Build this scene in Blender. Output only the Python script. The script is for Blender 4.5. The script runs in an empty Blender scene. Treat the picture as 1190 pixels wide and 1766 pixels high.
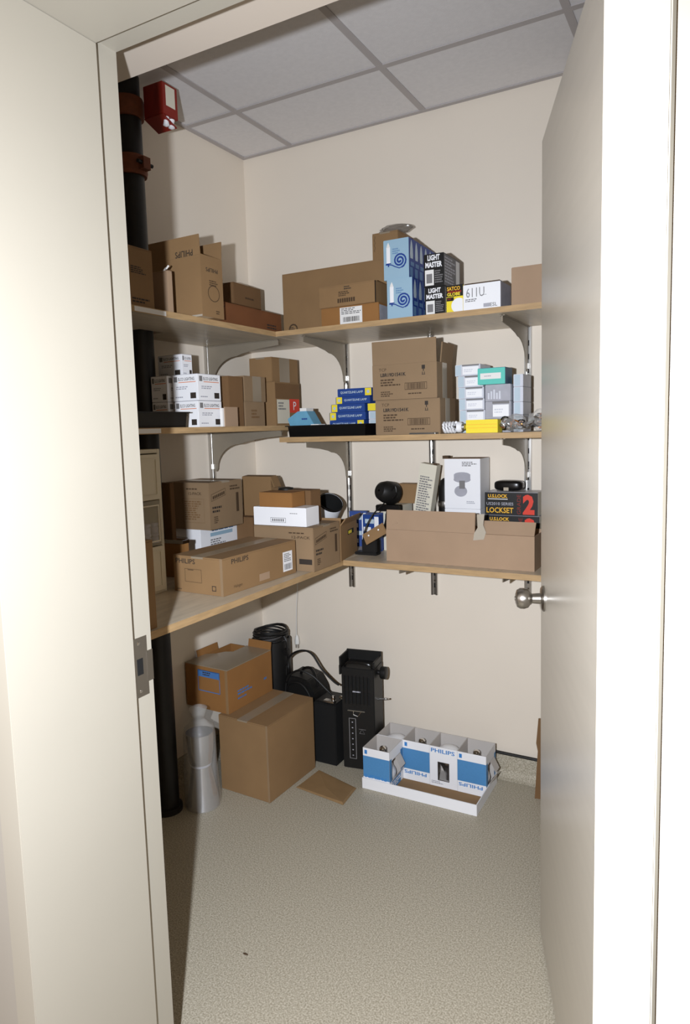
import bpy, bmesh, math, random
from mathutils import Matrix, Vector
random.seed(7)
SC = bpy.context.scene
COL = SC.collection
R = math.radians

# ------------------------------------------------------------------ camera
cam_d = bpy.data.cameras.new('camera'); cam = bpy.data.objects.new('camera', cam_d); COL.objects.link(cam)
yaw, pit, rol = -0.5063, -0.1059, -0.0282
fw = Vector((math.sin(yaw)*math.cos(pit), math.cos(yaw)*math.cos(pit), math.sin(pit)))
rt = Vector((math.cos(yaw), -math.sin(yaw), 0)); up = rt.cross(fw)
r2 = rt*math.cos(rol)+up*math.sin(rol); u2 = -rt*math.sin(rol)+up*math.cos(rol)
cam.matrix_world = Matrix(((r2.x, u2.x, -fw.x, 0), (r2.y, u2.y, -fw.y, 0), (r2.z, u2.z, -fw.z, 1.42), (0, 0, 0, 1)))
cam_d.sensor_fit = 'VERTICAL'; cam_d.sensor_height = 36.0; cam_d.sensor_width = 24.0
cam_d.lens = 1182.0/1766*36.0
cam_d.shift_x = 1.0/1766; cam_d.shift_y = -19.0/1766
cam_d.clip_start = 0.02
SC.camera = cam

# ------------------------------------------------------------------ light
SC.view_settings.view_transform = 'Standard'; SC.view_settings.look = 'None'
SC.view_settings.gamma = 1.0; SC.view_settings.use_curve_mapping = False
SC.view_settings.exposure = 0.0
w = bpy.data.worlds.new('hall_ambient'); SC.world = w; w.use_nodes = True
bg = w.node_tree.nodes['Background']; bg.inputs[0].default_value = (1.0, 0.55, 0.16, 1); bg.inputs[1].default_value = 0.36
fl = bpy.data.lights.new('camera_flash', 'SPOT'); flo = bpy.data.objects.new('camera_flash', fl); COL.objects.link(flo)
flo.location = (-0.176, -0.08, 1.447)
fl.energy = 236; fl.color = (0.94, 1.0, 1.10); fl.shadow_soft_size = 0.016
fl.spot_size = R(150); fl.spot_blend = 1.0
flo.rotation_euler = Vector((fw.x, fw.y, -0.29)).to_track_quat('-Z', 'Y').to_euler()

# ------------------------------------------------------------------ materials
def lin(c): return tuple(((v/255)/12.92 if v/255 <= .04045 else ((v/255+.055)/1.055)**2.4) for v in c)
MATS = {}
def mat(name, rgb, rough=.6, metal=0.0, var=0.0, scale=20.0, bump=0.0, bscale=None, stretch=(1, 1, 1), spec=.4, coords='Object'):
    m = bpy.data.materials.new(name); m.use_nodes = True; MATS[name] = m
    nt = m.node_tree; b = nt.nodes['Principled BSDF']; c = lin(rgb)
    b.inputs['Base Color'].default_value = (*c, 1); b.inputs['Roughness'].default_value = rough
    b.inputs['Metallic'].default_value = metal; b.inputs['Specular IOR Level'].default_value = spec
    if var or bump:
        tc = nt.nodes.new('ShaderNodeTexCoord'); mp = nt.nodes.new('ShaderNodeMapping'); mp.inputs['Scale'].default_value = stretch
        nt.links.new(tc.outputs[coords], mp.inputs[0])
        n = nt.nodes.new('ShaderNodeTexNoise'); n.inputs['Scale'].default_value = scale; n.inputs['Detail'].default_value = 6
        nt.links.new(mp.outputs[0], n.inputs[0])
    if var:
        rp = nt.nodes.new('ShaderNodeValToRGB'); rp.color_ramp.elements[0].position = .3; rp.color_ramp.elements[1].position = .7
        rp.color_ramp.elements[0].color = (*[v*(1-var) for v in c], 1); rp.color_ramp.elements[1].color = (*[min(1, v*(1+var)) for v in c], 1)
        nt.links.new(n.outputs[0], rp.inputs[0]); nt.links.new(rp.outputs[0], b.inputs['Base Color'])
    if bump:
        n2 = nt.nodes.new('ShaderNodeTexNoise'); n2.inputs['Scale'].default_value = bscale or scale*4; n2.inputs['Detail'].default_value = 4
        nt.links.new(mp.outputs[0], n2.inputs[0])
        bp = nt.nodes.new('ShaderNodeBump'); bp.inputs['Strength'].default_value = bump; bp.inputs['Distance'].default_value = .002
        nt.links.new(n2.outputs[0], bp.inputs['Height']); nt.links.new(bp.outputs[0], b.inputs['Normal'])
    return m
mat('wall', (229, 218, 202), .75, var=.025, scale=1.5, bump=.08, bscale=160)
mat('hallwall', (156, 150, 140), .6, bump=.05, bscale=160)
mat('framepaint', (162, 156, 143), .42, var=.02, scale=3)
mat('gap_shade', (92, 86, 74), .8)  # dark tone standing in for shade where frame meets wall
mat('doorpaint', (196, 189, 176), .3, var=.03, scale=6, stretch=(.6, .6, 6), spec=.5)
mat('soffit', (196, 184, 170), .75)
mat('tile', (222, 219, 218), .85, var=.03, scale=60, bump=.25, bscale=300)
mat('tbar', (176, 170, 168), .5)
mat('shelftop', (200, 186, 164), .34, var=.12, scale=7, stretch=(6, 1, 6), bump=.05)
mat('shelfedge', (172, 142, 102), .6, var=.14, scale=14, stretch=(1, 1, 8), bump=.1)
mat('card', (138, 108, 73), .8, var=.05, scale=9, bump=.06, bscale=120)
mat('card_tan', (160, 134, 109), .8, var=.05, scale=8, bump=.06, bscale=120)
mat('card_mid', (138, 114, 86), .8, var=.05, scale=8, bump=.06, bscale=120)
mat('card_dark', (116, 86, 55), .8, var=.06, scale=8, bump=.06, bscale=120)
mat('card_red', (110, 67, 36), .8, var=.10, scale=14, bump=.06, bscale=120)
mat('card_orange', (142, 99, 53), .8, var=.06, scale=9, bump=.06, bscale=120)
mat('card_in', (104, 77, 48), .85, var=.05, scale=8)
mat('grey_board', (190, 184, 178), .8, var=.03, scale=10)
mat('tape', (146, 132, 112), .25, spec=.6)
mat('tape_clear', (176, 166, 150), .18, spec=.7)
mat('white', (236, 236, 238), .55)
mat('paper', (226, 224, 220), .7)
mat('offwhite', (214, 208, 190), .7)
mat('ink', (52, 44, 38), .7)
mat('ink_brown', (72, 54, 36), .75)
mat('ink_grey', (120, 118, 118), .7)
mat('ink_orange', (214, 120, 60), .6)
mat('black', (20, 19, 18), .5, var=.1, scale=30)
mat('black_gloss', (16, 15, 15), .28)
mat('black_matte', (13, 13, 13), .85)
mat('pipe', (24, 22, 21), .5, var=.3, scale=18, bump=.15)
mat('rust', (112, 60, 34), .7, var=.2, scale=40)
mat('red', (128, 30, 17), .5)
mat('red_bright', (214, 60, 40), .5)
mat('yellow', (236, 214, 52), .5)
mat('amber', (236, 180, 48), .5)
mat('sky', (150, 180, 198), .5)
mat('navy', (34, 62, 136), .5)
mat('steel_blue', (96, 132, 172), .5)
mat('blue', (34, 66, 134), .5)
mat('pblue', (78, 136, 186), .5, var=.03, scale=200)
mat('pblue_ink', (58, 128, 196), .5)
mat('boxblue_ink', (70, 116, 176), .7)
mat('palesky', (182, 198, 208), .4)
mat('pale', (206, 208, 216), .35, var=.05, scale=30)
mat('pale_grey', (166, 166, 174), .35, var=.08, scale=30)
mat('teal', (92, 192, 178), .5)
mat('teal_dark', (70, 100, 124), .5)
mat('bluebox', (100, 156, 184), .6, var=.06, scale=30)
mat('metal', (190, 188, 184), .3, 1.0)
mat('bracket', (142, 132, 116), .5, .25, var=.05, scale=15)
mat('chrome', (214, 212, 210), .12, 1.0)
mat('brushed', (178, 174, 168), .3, 1.0)
mat('reflector', (200, 200, 204), .22, 1.0)
mat('amber_metal', (190, 120, 56), .35, .6)
mat('plastic_drawer', (206, 196, 172), .35)
mat('plug', (222, 220, 214), .45)
mat('paperbag', (138, 110, 74), .8, var=.08, scale=14, bump=.3, bscale=40)
mat('lavender', (176, 176, 196), .5)
mat('bulbglass', (226, 226, 228), .25)
def glassy(name, rgb, clear, rough):
    m = bpy.data.materials.new(name); m.use_nodes = True; MATS[name] = m; nt = m.node_tree
    out = nt.nodes['Material Output']; b = nt.nodes['Principled BSDF']
    b.inputs['Base Color'].default_value = (*lin(rgb), 1); b.inputs['Roughness'].default_value = rough; b.inputs['Specular IOR Level'].default_value = .8
    t = nt.nodes.new('ShaderNodeBsdfTransparent'); mx = nt.nodes.new('ShaderNodeMixShader')
    tc = nt.nodes.new('ShaderNodeTexCoord'); n = nt.nodes.new('ShaderNodeTexNoise'); n.inputs['Scale'].default_value = 22
    bp = nt.nodes.new('ShaderNodeBump'); bp.inputs['Strength'].default_value = .6; bp.inputs['Distance'].default_value = .004
    nt.links.new(tc.outputs['Object'], n.inputs[0]); nt.links.new(n.outputs[0], bp.inputs['Height']); nt.links.new(bp.outputs[0], b.inputs['Normal'])
    mx.inputs[0].default_value = 1-clear
    nt.links.new(t.outputs[0], mx.inputs[1]); nt.links.new(b.outputs[0], mx.inputs[2]); nt.links.new(mx.outputs[0], out.inputs[0])
glassy('cling', (214, 212, 208), .74, .08)
glassy('cling_grey', (130, 122, 112), .5, .12)
glassy('milky', (206, 198, 176), .78, .3)
# speckled floor
def floor_mat():
    m = bpy.data.materials.new('speckled_vinyl'); m.use_nodes = True; MATS['floor'] = m; nt = m.node_tree; b = nt.nodes['Principled BSDF']
    tc = nt.nodes.new('ShaderNodeTexCoord')
    v = nt.nodes.new('ShaderNodeTexNoise'); v.inputs['Scale'].default_value = 230; v.inputs['Detail'].default_value = 3
    rp = nt.nodes.new('ShaderNodeValToRGB'); e = rp.color_ramp.elements
    e[0].position = .33; e[0].color = (*lin((146, 138, 119)), 1); e[1].position = .66; e[1].color = (*lin((196, 188, 170)), 1)
    k = e.new(.5); k.color = (*lin((172, 164, 146)), 1)
    nt.links.new(tc.outputs['Object'], v.inputs[0]); nt.links.new(v.outputs[0], rp.inputs[0])
    vo = nt.nodes.new('ShaderNodeTexVoronoi'); vo.inputs['Scale'].default_value = 45
    r3 = nt.nodes.new('ShaderNodeValToRGB'); r3.color_ramp.elements[0].position = .05; r3.color_ramp.elements[0].color = (.25, .2, .14, 1)
    r3.color_ramp.elements[1].position = .12; r3.color_ramp.elements[1].color = (1, 1, 1, 1)
    nt.links.new(tc.outputs['Object'], vo.inputs[0]); nt.links.new(vo.outputs['Distance'], r3.inputs[0])
    mx = nt.nodes.new('ShaderNodeMix'); mx.data_type = 'RGBA'; mx.blend_type = 'MULTIPLY'; mx.inputs[0].default_value = .2
    nt.links.new(rp.outputs[0], mx.inputs[6]); nt.links.new(r3.outputs[0], mx.inputs[7]); nt.links.new(mx.outputs[2], b.inputs['Base Color'])
    b.inputs['Roughness'].default_value = .5; b.inputs['Specular IOR Level'].default_value = .35
floor_mat()

# ------------------------------------------------------------------ mesh helpers
class MB:
    def __init__(s): s.v = []; s.f = []
    def add(s, vs, fs):
        o = len(s.v); s.v += [tuple(q) for q in vs]; s.f += [tuple(i+o for i in f) for f in fs]; return s
    def box(s, x0, y0, z0, x1, y1, z1, M=None):
        vs = [(x, y, z) for x in (x0, x1) for y in (y0, y1) for z in (z0, z1)]
        if M is not None: vs = [M @ Vector(q) for q in vs]
        return s.add(vs, [(0, 1, 3, 2), (4, 6, 7, 5), (0, 4, 5, 1), (2, 3, 7, 6), (0, 2, 6, 4), (1, 5, 7, 3)])
    def prism(s, poly, a0, a1, axis='z'):
        f3 = {'z': lambda p, a: (p[0], p[1], a), 'y': lambda p, a: (p[0], a, p[1]), 'x': lambda p, a: (a, p[0], p[1])}[axis]
        n = len(poly); vs = [f3(p, a0) for p in poly]+[f3(p, a1) for p in poly]
        return s.add(vs, [tuple(range(n))[::-1], tuple(range(n, 2*n))]+[(i, (i+1) % n, n+(i+1) % n, n+i) for i in range(n)])
    def tube(s, pts, r, n=8, cap=True):
        pts = [Vector(p) for p in pts]; rings = []
        for i, p in enumerate(pts):
            t = (pts[min(i+1, len(pts)-1)]-pts[max(i-1, 0)]).normalized()
            a = t.cross(Vector((0, 0, 1)));  a = t.cross(Vector((1, 0, 0))) if a.length < .2 else a
            a.normalize(); b = t.cross(a); rr = r[i] if isinstance(r, (list, tuple)) else r
            rings.append([p+a*(rr*math.cos(2*math.pi*k/n))+b*(rr*math.sin(2*math.pi*k/n)) for k in range(n)])
        vs = [q for g in rings for q in g]; fs = []
        for i in range(len(pts)-1):
            for k in range(n): fs.append((i*n+k, i*n+(k+1) % n, (i+1)*n+(k+1) % n, (i+1)*n+k))
        if cap: fs += [tuple(range(n))[::-1], tuple((len(pts)-1)*n+k for k in range(n))]
        return s.add(vs, fs)
    def lathe(s, prof, n=24, M=None, cap=True):
        vs = []; fs = []
        for (r, z) in prof:
            for k in range(n): vs.append(Vector((r*math.cos(2*math.pi*k/n), r*math.sin(2*math.pi*k/n), z)))
        for i in range(len(prof)-1):
            for k in range(n): fs.append((i*n+k, i*n+(k+1) % n, (i+1)*n+(k+1) % n, (i+1)*n+k))
        if cap: fs += [tuple(range(n))[::-1], tuple((len(prof)-1)*n+k for k in range(n))]
        if M is not None: vs = [M @ q for q in vs]
        return s.add(vs, fs)
    def build(s, name, m, parent=None, bevel=0, smooth=False):
        me = bpy.data.meshes.new(name); me.from_pydata(s.v, [], s.f)
        bm = bmesh.new(); bm.from_mesh(me); bmesh.ops.recalc_face_normals(bm, faces=bm.faces)
        if bevel: bmesh.ops.bevel(bm, geom=list(bm.edges), offset=bevel, segments=2, affect='EDGES', clamp_overlap=True)
        bm.to_mesh(me); bm.free()
        if smooth:
            for p in me.polygons: p.use_smooth = True
            try: me.set_sharp_from_angle(angle=R(40))
            except Exception: pass
        return obj(name, me, m, parent)
def obj(name, me, m, parent=None):
    o = bpy.data.objects.new(name, me); COL.objects.link(o)
    if m is not None and len(me.materials) == 0: me.materials.append(MATS[m] if isinstance(m, str) else m)
    if parent is not None: o.parent = parent
    return o
def tag(o, label, cat, group=None):
    o['label'] = label; o['category'] = cat
    if group: o['group'] = group
    return o
def struct(o): o['kind'] = 'structure'; return o
def thing(name, label, cat, loc, rz=0, group=None):
    o = bpy.data.objects.new(name, None); COL.objects.link(o); o.location = loc; o.rotation_euler = (0, 0, R(rz)); o.empty_display_size = .05
    return tag(o, label, cat, group)
def copy_tree(o, parent=None):
    c = o.copy(); COL.objects.link(c); c.parent = parent
    for ch in [q for q in KIDS.get(o.name, [])]: copy_tree(ch, c)
    return c
KIDS = {}
def reg(root):
    def walk(p):
        KIDS[p.name] = [q for q in bpy.data.objects if q.parent == p]
        for q in KIDS[p.name]: walk(q)
    walk(root)
def smooth_path(pts, n=8):
    pts = [Vector(p) for p in pts]; out = []
    for i in range(len(pts)-1):
        p0, p1, p2, p3 = pts[max(i-1, 0)], pts[i], pts[i+1], pts[min(i+2, len(pts)-1)]
        for k in range(n):
            t = k/n
            out.append(.5*((2*p1)+(p2-p0)*t+(2*p0-5*p1+4*p2-p3)*t*t+(3*p1-p0-3*p2+p3)*t**3))
    return out+[pts[-1]]

# --- faces of boxes: print, labels, tape
FR = {}
def dims(root, w, d, h): FR[root.name] = (w, d, h)
def frame(root, face):
    w, d, h = FR[root.name]
    return {'front': (Vector((-w/2, -d/2, 0)), Vector((1, 0, 0)), Vector((0, 0, 1)), Vector((0, -1, 0)), w, h),
            'right': (Vector((w/2, -d/2, 0)), Vector((0, 1, 0)), Vector((0, 0, 1)), Vector((1, 0, 0)), d, h),
            'top': (Vector((-w/2, -d/2, h)), Vector((1, 0, 0)), Vector((0, 1, 0)), Vector((0, 0, 1)), w, d)}[face]
TXT = {}
def text_mesh(t, bold):
    if (t, bold) not in TXT:
        c = bpy.data.curves.new('t', 'FONT'); c.body = t; c.size = 1; c.offset = bold; c.resolution_u = 2; c.fill_mode = 'FRONT'
        o = bpy.data.objects.new('t', c); me = bpy.data.meshes.new_from_object(o); bpy.data.objects.remove(o); bpy.data.curves.remove(c)
        xs = [q.co.x for q in me.vertices]; ys = [q.co.y for q in me.vertices]
        TXT[(t, bold)] = ([tuple(q.co) for q in me.vertices], [tuple(p.vertices) for p in me.polygons], (min(xs), max(xs), min(ys), max(ys)))
        bpy.data.meshes.remove(me)
    return TXT[(t, bold)]
def put(root, face, t, u, v, wid, hgt, m='ink', flip=False, rot=0, bold=.012, name='lettering', lift=.0007, parent=None):
    """lettering centred at (u,v) fractions of a face, scaled to wid x hgt metres"""
    o0, U, V, N, W, H = frame(root, face); vs, fs, (x0, x1, y0, y1) = text_mesh(t, bold)
    a = R(rot+(180 if flip else 0)); ca, sa = math.cos(a), math.sin(a); pts = []
    for q in vs:
        x = (q[0]-(x0+x1)/2)/(x1-x0)*wid; y = (q[1]-(y0+y1)/2)/max(y1-y0, 1e-6)*hgt
        pts.append(o0+U*(u*W+x*ca-y*sa)+V*(v*H+x*sa+y*ca)+N*lift)
    me = bpy.data.meshes.new(name); me.from_pydata(pts, [], fs)
    return obj(name, me, m, parent or root)
def patch(root, face, u0, v0, u1, v1, m, name='label', lift=.0001, th=.0004, parent=None):
    o0, U, V, N, W, H = frame(root, face)
    vs = [o0+U*(u*W)+V*(v*H)+N*l for l in (lift, lift+th) for (u, v) in ((u0, v0), (u1, v0), (u1, v1), (u0, v1))]
    return MB().add(vs, [(3, 2, 1, 0), (4, 5, 6, 7), (0, 1, 5, 4), (1, 2, 6, 5), (2, 3, 7, 6), (3, 0, 4, 7)]).build(name, m, parent or root)
def quads(root, face, rects, m, name, lift=.0007, parent=None):
    o0, U, V, N, W, H = frame(root, face); b = MB()
    for (u0, v0, u1, v1) in rects: b.add([o0+U*(u*W)+V*(v*H)+N*lift for (u, v) in ((u0, v0), (u1, v0), (u1, v1), (u0, v1))], [(0, 1, 2, 3)])
    return b.build(name, m, parent or root)
def plines(root, face, u0, v0, u1, v1, n, m='ink_brown', seed=1, **k):
    rd = random.Random(seed); rc = []; dv = (v1-v0)/n
    for i in range(n):
        e = u0+(u1-u0)*rd.uniform(.6, 1); x = u0
        while x < e-.01:
            l = (u1-u0)*rd.uniform(.08, .22); rc.append((x, v1-dv*(i+.75), min(e, x+l), v1-dv*(i+.2))); x += l+(u1-u0)*.035
    return quads(root, face, rc, m, 'print_lines', **k)
def outline(root, face, u0, v0, u1, v1, tu, tv, m='ink_brown', name='printed_frame', **k):
    return quads(root, face, [(u0, v0, u1, v0+tv), (u0, v1-tv, u1, v1), (u0, v0, u0+tu, v1), (u1-tu, v0, u1, v1)], m, name, **k)
def barcode(root, face, u0, v0, u1, v1, m='ink', seed=3, **k):
    rd = random.Random(seed); rc = []; x = u0
    while x < u1: l = (u1-u0)*rd.uniform(.012, .045); rc.append((x, v0, min(u1, x+l), v1)); x += l+(u1-u0)*rd.uniform(.012, .04)
    return quads(root, face, rc, m, 'barcode', **k)
def ribbon(root, face, pts, wid, m, name='printed_swirl', lift=.0007, parent=None):
    o0, U, V, N, W, H = frame(root, face); b = MB(); P = [Vector((p[0]*W, p[1]*H, 0)) for p in pts]; vs = []
    for i, p in enumerate(P):
        t = (P[min(i+1, len(P)-1)]-P[max(i-1, 0)]).normalized(); nn = Vector((-t.y, t.x, 0)); ww = wid[i] if isinstance(wid, list) else wid
        for s_ in (-1, 1):
            q = p+nn*(ww/2*s_); vs.append(o0+U*q.x+V*q.y+N*lift)
    return b.add(vs, [(2*i, 2*i+1, 2*i+3, 2*i+2) for i in range(len(P)-1)]).build(name, m, parent or root)

# --- cartons.  n = (x,y) of the vertical edge towards the room and the door; w runs to -x, d to +y
def base_of(n, w, d, rz):
    c, s = math.cos(R(rz)), math.sin(R(rz))
    return (n[0]+c*(-w/2)-s*(d/2), n[1]+s*(-w/2)+c*(d/2))
def carton(name, label, n, z, w, d, h, rz=0, m='card', group=None, tape='tape', cat='box', seam=None):
    x, y = base_of(n, w, d, rz); t = thing(name, label, cat, (x, y, z+.0004), rz, group); dims(t, w, d, h-.0004); h -= .0004
    MB().box(-w/2, -d/2, 0, w/2, d/2, h-.003).build('body', m, t, bevel=.0016)
    e = .0008; ax = seam or ('x' if w >= d else 'y')
    if ax == 'x': fl = [(-w/2+e, -d/2+e, w/2-e, -.0008), (-w/2+e, .0008, w/2-e, d/2-e)]
    else: fl = [(-w/2+e, -d/2+e, -.0008, d/2-e), (.0008, -d/2+e, w/2-e, d/2-e)]
    for q in fl: MB().box(q[0], q[1], h-.003, q[2], q[3], h).build('top_flap', m, t)
    if tape:
        b = MB(); tw = min(.024, min(w, d)*.2); L = .006
        if ax == 'x':
            b.box(-w/2-.0005, -tw, h, w/2+.0005, tw, h+.0003)
            b.box(w/2, -tw, h-L, w/2+.0005, tw, h+.0003); b.box(-w/2-.0005, -tw, h-L, -w/2, tw, h+.0003)
        else:
            b.box(-tw, -d/2-.0005, h, tw, d/2+.0005, h+.0003)
            b.box(-tw, d/2, h-L, tw, d/2+.0005, h+.0003); b.box(-tw, -d/2-.0005, h-L, tw, -d/2, h+.0003)
        b.build('tape', tape, t)
    return t
def open_carton(name, label, n, z, w, d, h, rz=0, m='card', flaps={}, inner='card_in', group=None, cat='box'):
    """flaps: side -> (length, angle); angle 0 stands straight up, positive leans outwards"""
    x, y = base_of(n, w, d, rz); t = thing(name, label, cat, (x, y, z+.0004), rz, group); dims(t, w, d, h); k = .004
    b = MB(); b.box(-w/2, -d/2, 0, w/2, -d/2+k, h); b.box(-w/2, d/2-k, 0, w/2, d/2, h)
    b.box(-w/2, -d/2+k, 0, -w/2+k, d/2-k, h); b.box(w/2-k, -d/2+k, 0, w/2, d/2-k, h); b.box(-w/2+k, -d/2+k, 0, w/2-k, d/2-k, k)
    b.build('body', m, t)
    for s_, f in flaps.items():
        L, a = f[0], R(f[1]); sd = s_.rstrip('0123456789'); f0, f1 = (f[2], f[3]) if len(f) > 2 else (0, 1)
        span = w if sd in ('front', 'back') else d
        o = MB().box(-span/2+span*f0+.001, -k/2, 0, -span/2+span*f1-.001, k/2, L).build('flap', m, t)
        pos, rz2 = {'front': ((0, -d/2+k/2), 0), 'back': ((0, d/2-k/2), 180), 'right': ((w/2-k/2, 0), 90), 'left': ((-w/2+k/2, 0), -90)}[sd]
        o.matrix_local = Matrix.Translation((pos[0], pos[1], h+.0003)) @ Matrix.Rotation(R(rz2), 4, 'Z') @ Matrix.Rotation(a, 4, 'X')
    return t
def pbox(name, label, n, z, w, d, h, rz=0, m='white', group=None, cat='box', lid=None):
    """thin printed paperboard box: body and a tucked-in end lid"""
    x, y = base_of(n, w, d, rz); t = thing(name, label, cat, (x, y, z+.0004), rz, group); h -= .0004; dims(t, w, d, h)
    MB().box(-w/2, -d/2, 0, w/2, d/2, h-.0012).build('body', m, t, bevel=.0008)
    MB().box(-w/2+.0012, -d/2+.0012, h-.0012, w/2-.0012, d/2-.0012, h).build('lid', lid or m, t)
    return t

# ------------------------------------------------------------------ the room
XL, YB, ZC, XR, YF = -1.914, 2.609, 2.626, .14, 1.01
struct(MB().box(-2.8, -1.6, -.05, 1.4, YB+.1, 0).build('floor', 'floor'))
struct(MB().box(XL-.1, YB, 0, XR+.1, YB+.1, 2.9).build('wall_back', 'wall'))
struct(MB().box(XL-.1, YF, 0, XL, YB, 2.9).build('wall_left', 'wall'))
struct(MB().box(XR, YF, 0, XR+.1, YB, 2.9).build('wall_right', 'wall'))
b = MB(); b.box(-2.8, .683, 0, -1.0655, YF, 3.0); b.box(-.047, .683, 0, 1.4, YF, 3.0); b.box(-1.0655, .683, 2.1765, -.047, YF, 3.0)
struct(b.build('wall_front', 'hallwall'))
# coved vinyl base
prof = [(0, .1), (-.006, .1), (-.006, .03), (-.010, .016), (-.019, .007), (-.034, .0006), (0, .0006)]
struct(MB().prism([(YB+p[0], p[1]) for p in prof], XL, XR, 'x').build('baseboard_back', 'floor'))
struct(MB().prism([(XL-p[0], p[1]) for p in prof], YF, YB-.035, 'y').build('baseboard_left', 'floor'))
# soffit over the door
struct(MB().box(XL, YF+.001, 2.2, XR, 1.187, 2.9).build('trim_1', 'soffit', bevel=.002))
# suspended ceiling: grid with tiles laid in
ceil = struct(MB().box(XL, 1.187, ZC+.03, XR, YB, ZC+.05).build('ceiling', 'tile'))
xs = [XL, -1.655, -1.045, -.436, XR]; ys = [1.187, 2.222, YB]
for i in range(4):
    for j in range(2):
        MB().box(xs[i]+.004, ys[j]+.004, ZC+.002, xs[i+1]-.004, ys[j+1]-.004, ZC+.016).build('ceiling_tile', 'tile', ceil, bevel=.001)
for x in xs[1:-1]: MB().box(x-.012, 1.187, ZC-.002, x+.012, YB, ZC+.0015).build('ceiling_grid_bar', 'tbar', ceil)
MB().box(XL, ys[1]-.012, ZC-.0022, XR, ys[1]+.012, ZC+.0013).build('ceiling_grid_bar', 'tbar', ceil)
MB().box(XL, YB-.02, ZC-.003, XR, YB, ZC+.003).build('wall_angle', 'tbar', ceil); MB().box(XL, 1.188, ZC-.003, XL+.02, YB-.0201, ZC+.003).build('wall_angle', 'tbar', ceil)
# door frame: wide stop, rabbet behind it
fr = struct(MB().box(-1.0655, .677, 0, -1.014, .951, 2.126).build('trim_2', 'framepaint', bevel=.0015))
MB().box(-1.0655, .951, 0, -1.030, 1.013, 2.1415).build('jamb_rabbet', 'framepaint', fr)
MB().box(-1.0655, .677, 2.1255, -.047, .951, 2.1765).build('head', 'framepaint', fr, bevel=.0015)
MB().box(-1.0655, .951, 2.1415, -.047, 1.013, 2.1765).build('head_rabbet', 'framepaint', fr)
MB().box(-.102, .677, 0, -.047, .951, 2.126).build('jamb', 'framepaint', fr, bevel=.0015)
MB().box(-.086, .951, 0, -.047, 1.013, 2.1415).build('jamb_rabbet', 'framepaint', fr)
MB().box(-.047, .6785, 0, -.0442, .6835, 2.1765).build('gap_shade_strip', 'gap_shade', fr)  # added dark strip: paints the shadow line between right jamb and hall wall
sp = MB().box(-1.0299, .9535, .885, -1.0286, .999, 1.009).box(-1.0299, .997, .912, -1.0275, 1.0128, .976).build('strike_plate', 'brushed', fr)
MB().box(-1.0288, .970, .931, -1.0282, .986, .965).build('latch_hole', 'black_matte', sp)
for zz in (.897, .997): MB().lathe([(.004, 0), (.003, .0012)], 10, Matrix.Translation((-1.0288, .977, zz)) @ Matrix.Rotation(R(90), 4, 'Y')).build('screw', 'chrome', sp)
# door leaf, opened into the closet
hx, hy, fx, fy = -.127, 1.006, -.4135, 1.806
L = math.hypot(fx-hx, fy-hy); ang = math.atan2(fy-hy, fx-hx)
door = MB().box(0, -.0435, .008, L, 0, 2.112).build('door_1', 'doorpaint', bevel=.001)
door.location = (hx, hy, 0); door.rotation_euler = (0, 0, ang); struct(door)
kp = [(.001, 0), (.033, 0), (.033, .004), (.028, .008), (.014, .010), (.0125, .030), (.0155, .034), (.0235, .040), (.0268, .050), (.0265, .060), (.022, .068), (.012, .0715), (.001, .072)]
kn = MB().lathe(kp, 28, Matrix.Translation((L-.065, 0, .972)) @ Matrix.Rotation(R(-90), 4, 'X')).build('door_knob', 'brushed', door, smooth=True)
MB().lathe([(.006, .0721), (.0055, .0735), (.002, .0738)], 14, Matrix.Translation((L-.065, 0, .972)) @ Matrix.Rotation(R(-90), 4, 'X')).build('thumb_turn', 'metal', kn, smooth=True)
for zz in (.25, 1.05, 1.85): MB().tube([(-.004, -.047, zz), (-.004, -.047, zz+.1)], .006, 10).build('hinge', 'brushed', door)

# ------------------------------------------------------------------ shelves
def shelf(label, poly, z0, z1, edges, name='shelf_board'):
    o = MB().prism(poly, z0, z1).build(name, 'shelftop', bevel=.0008); tag(o, label, 'shelf')
    for (x0, y0, x1, y1) in edges:
        MB().box(x0, y0, z0, x1, y1, z1).build('front_edge', 'shelfedge', o)
    return o
e = .0015; nx = -1.755
def left_poly(xf): return [(XL+e, YF+.02), (xf, YF+.02), (xf, YB-e), (XL+e, YB-e), (XL+e, 1.873), (nx, 1.873), (nx, 1.757), (XL+e, 1.757)]
sTL = shelf('highest plywood shelf board along the wall with the black pipe', left_poly(-1.5145), 1.775, 1.794, [(-1.5143, YF+.02, -1.5125, 2.221)])
sTB = shelf('highest plywood shelf board on the back wall, under the light blue boxes', [(-1.5115, 2.2225), (XR-e, 2.2225), (XR-e, YB-e), (-1.5115, YB-e)], 1.775, 1.794, [(-1.5115, 2.2205, XR-e, 2.2224)])
sML = shelf('middle plywood shelf board along the pipe wall, under the white lettered boxes', left_poly(-1.5145), 1.418, 1.437, [(-1.5143, YF+.02, -1.5125, YB-e)])
sMB = shelf('middle plywood shelf board on the back wall, under the black tray', [(-1.5105, 2.2195), (XR-e, 2.2195), (XR-e, YB-e), (-1.5105, YB-e)], 1.372, 1.391, [(-1.5105, 2.2175, XR-e, 2.2194)])
sLL = shelf('lowest and deepest plywood shelf board, along the wall with the pipe', left_poly(-1.2450), .906, .926, [(-1.2448, YF+.02, -1.2430, 2.2175)])
sLB = shelf('lowest plywood shelf board on the back wall, under the long open carton', [(-1.2425, 2.2195), (XR-e, 2.2195), (XR-e, YB-e), (-1.2425, YB-e)], .906, .926, [(-1.2425, 2.2175, XR-e, 2.2194)])
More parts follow.
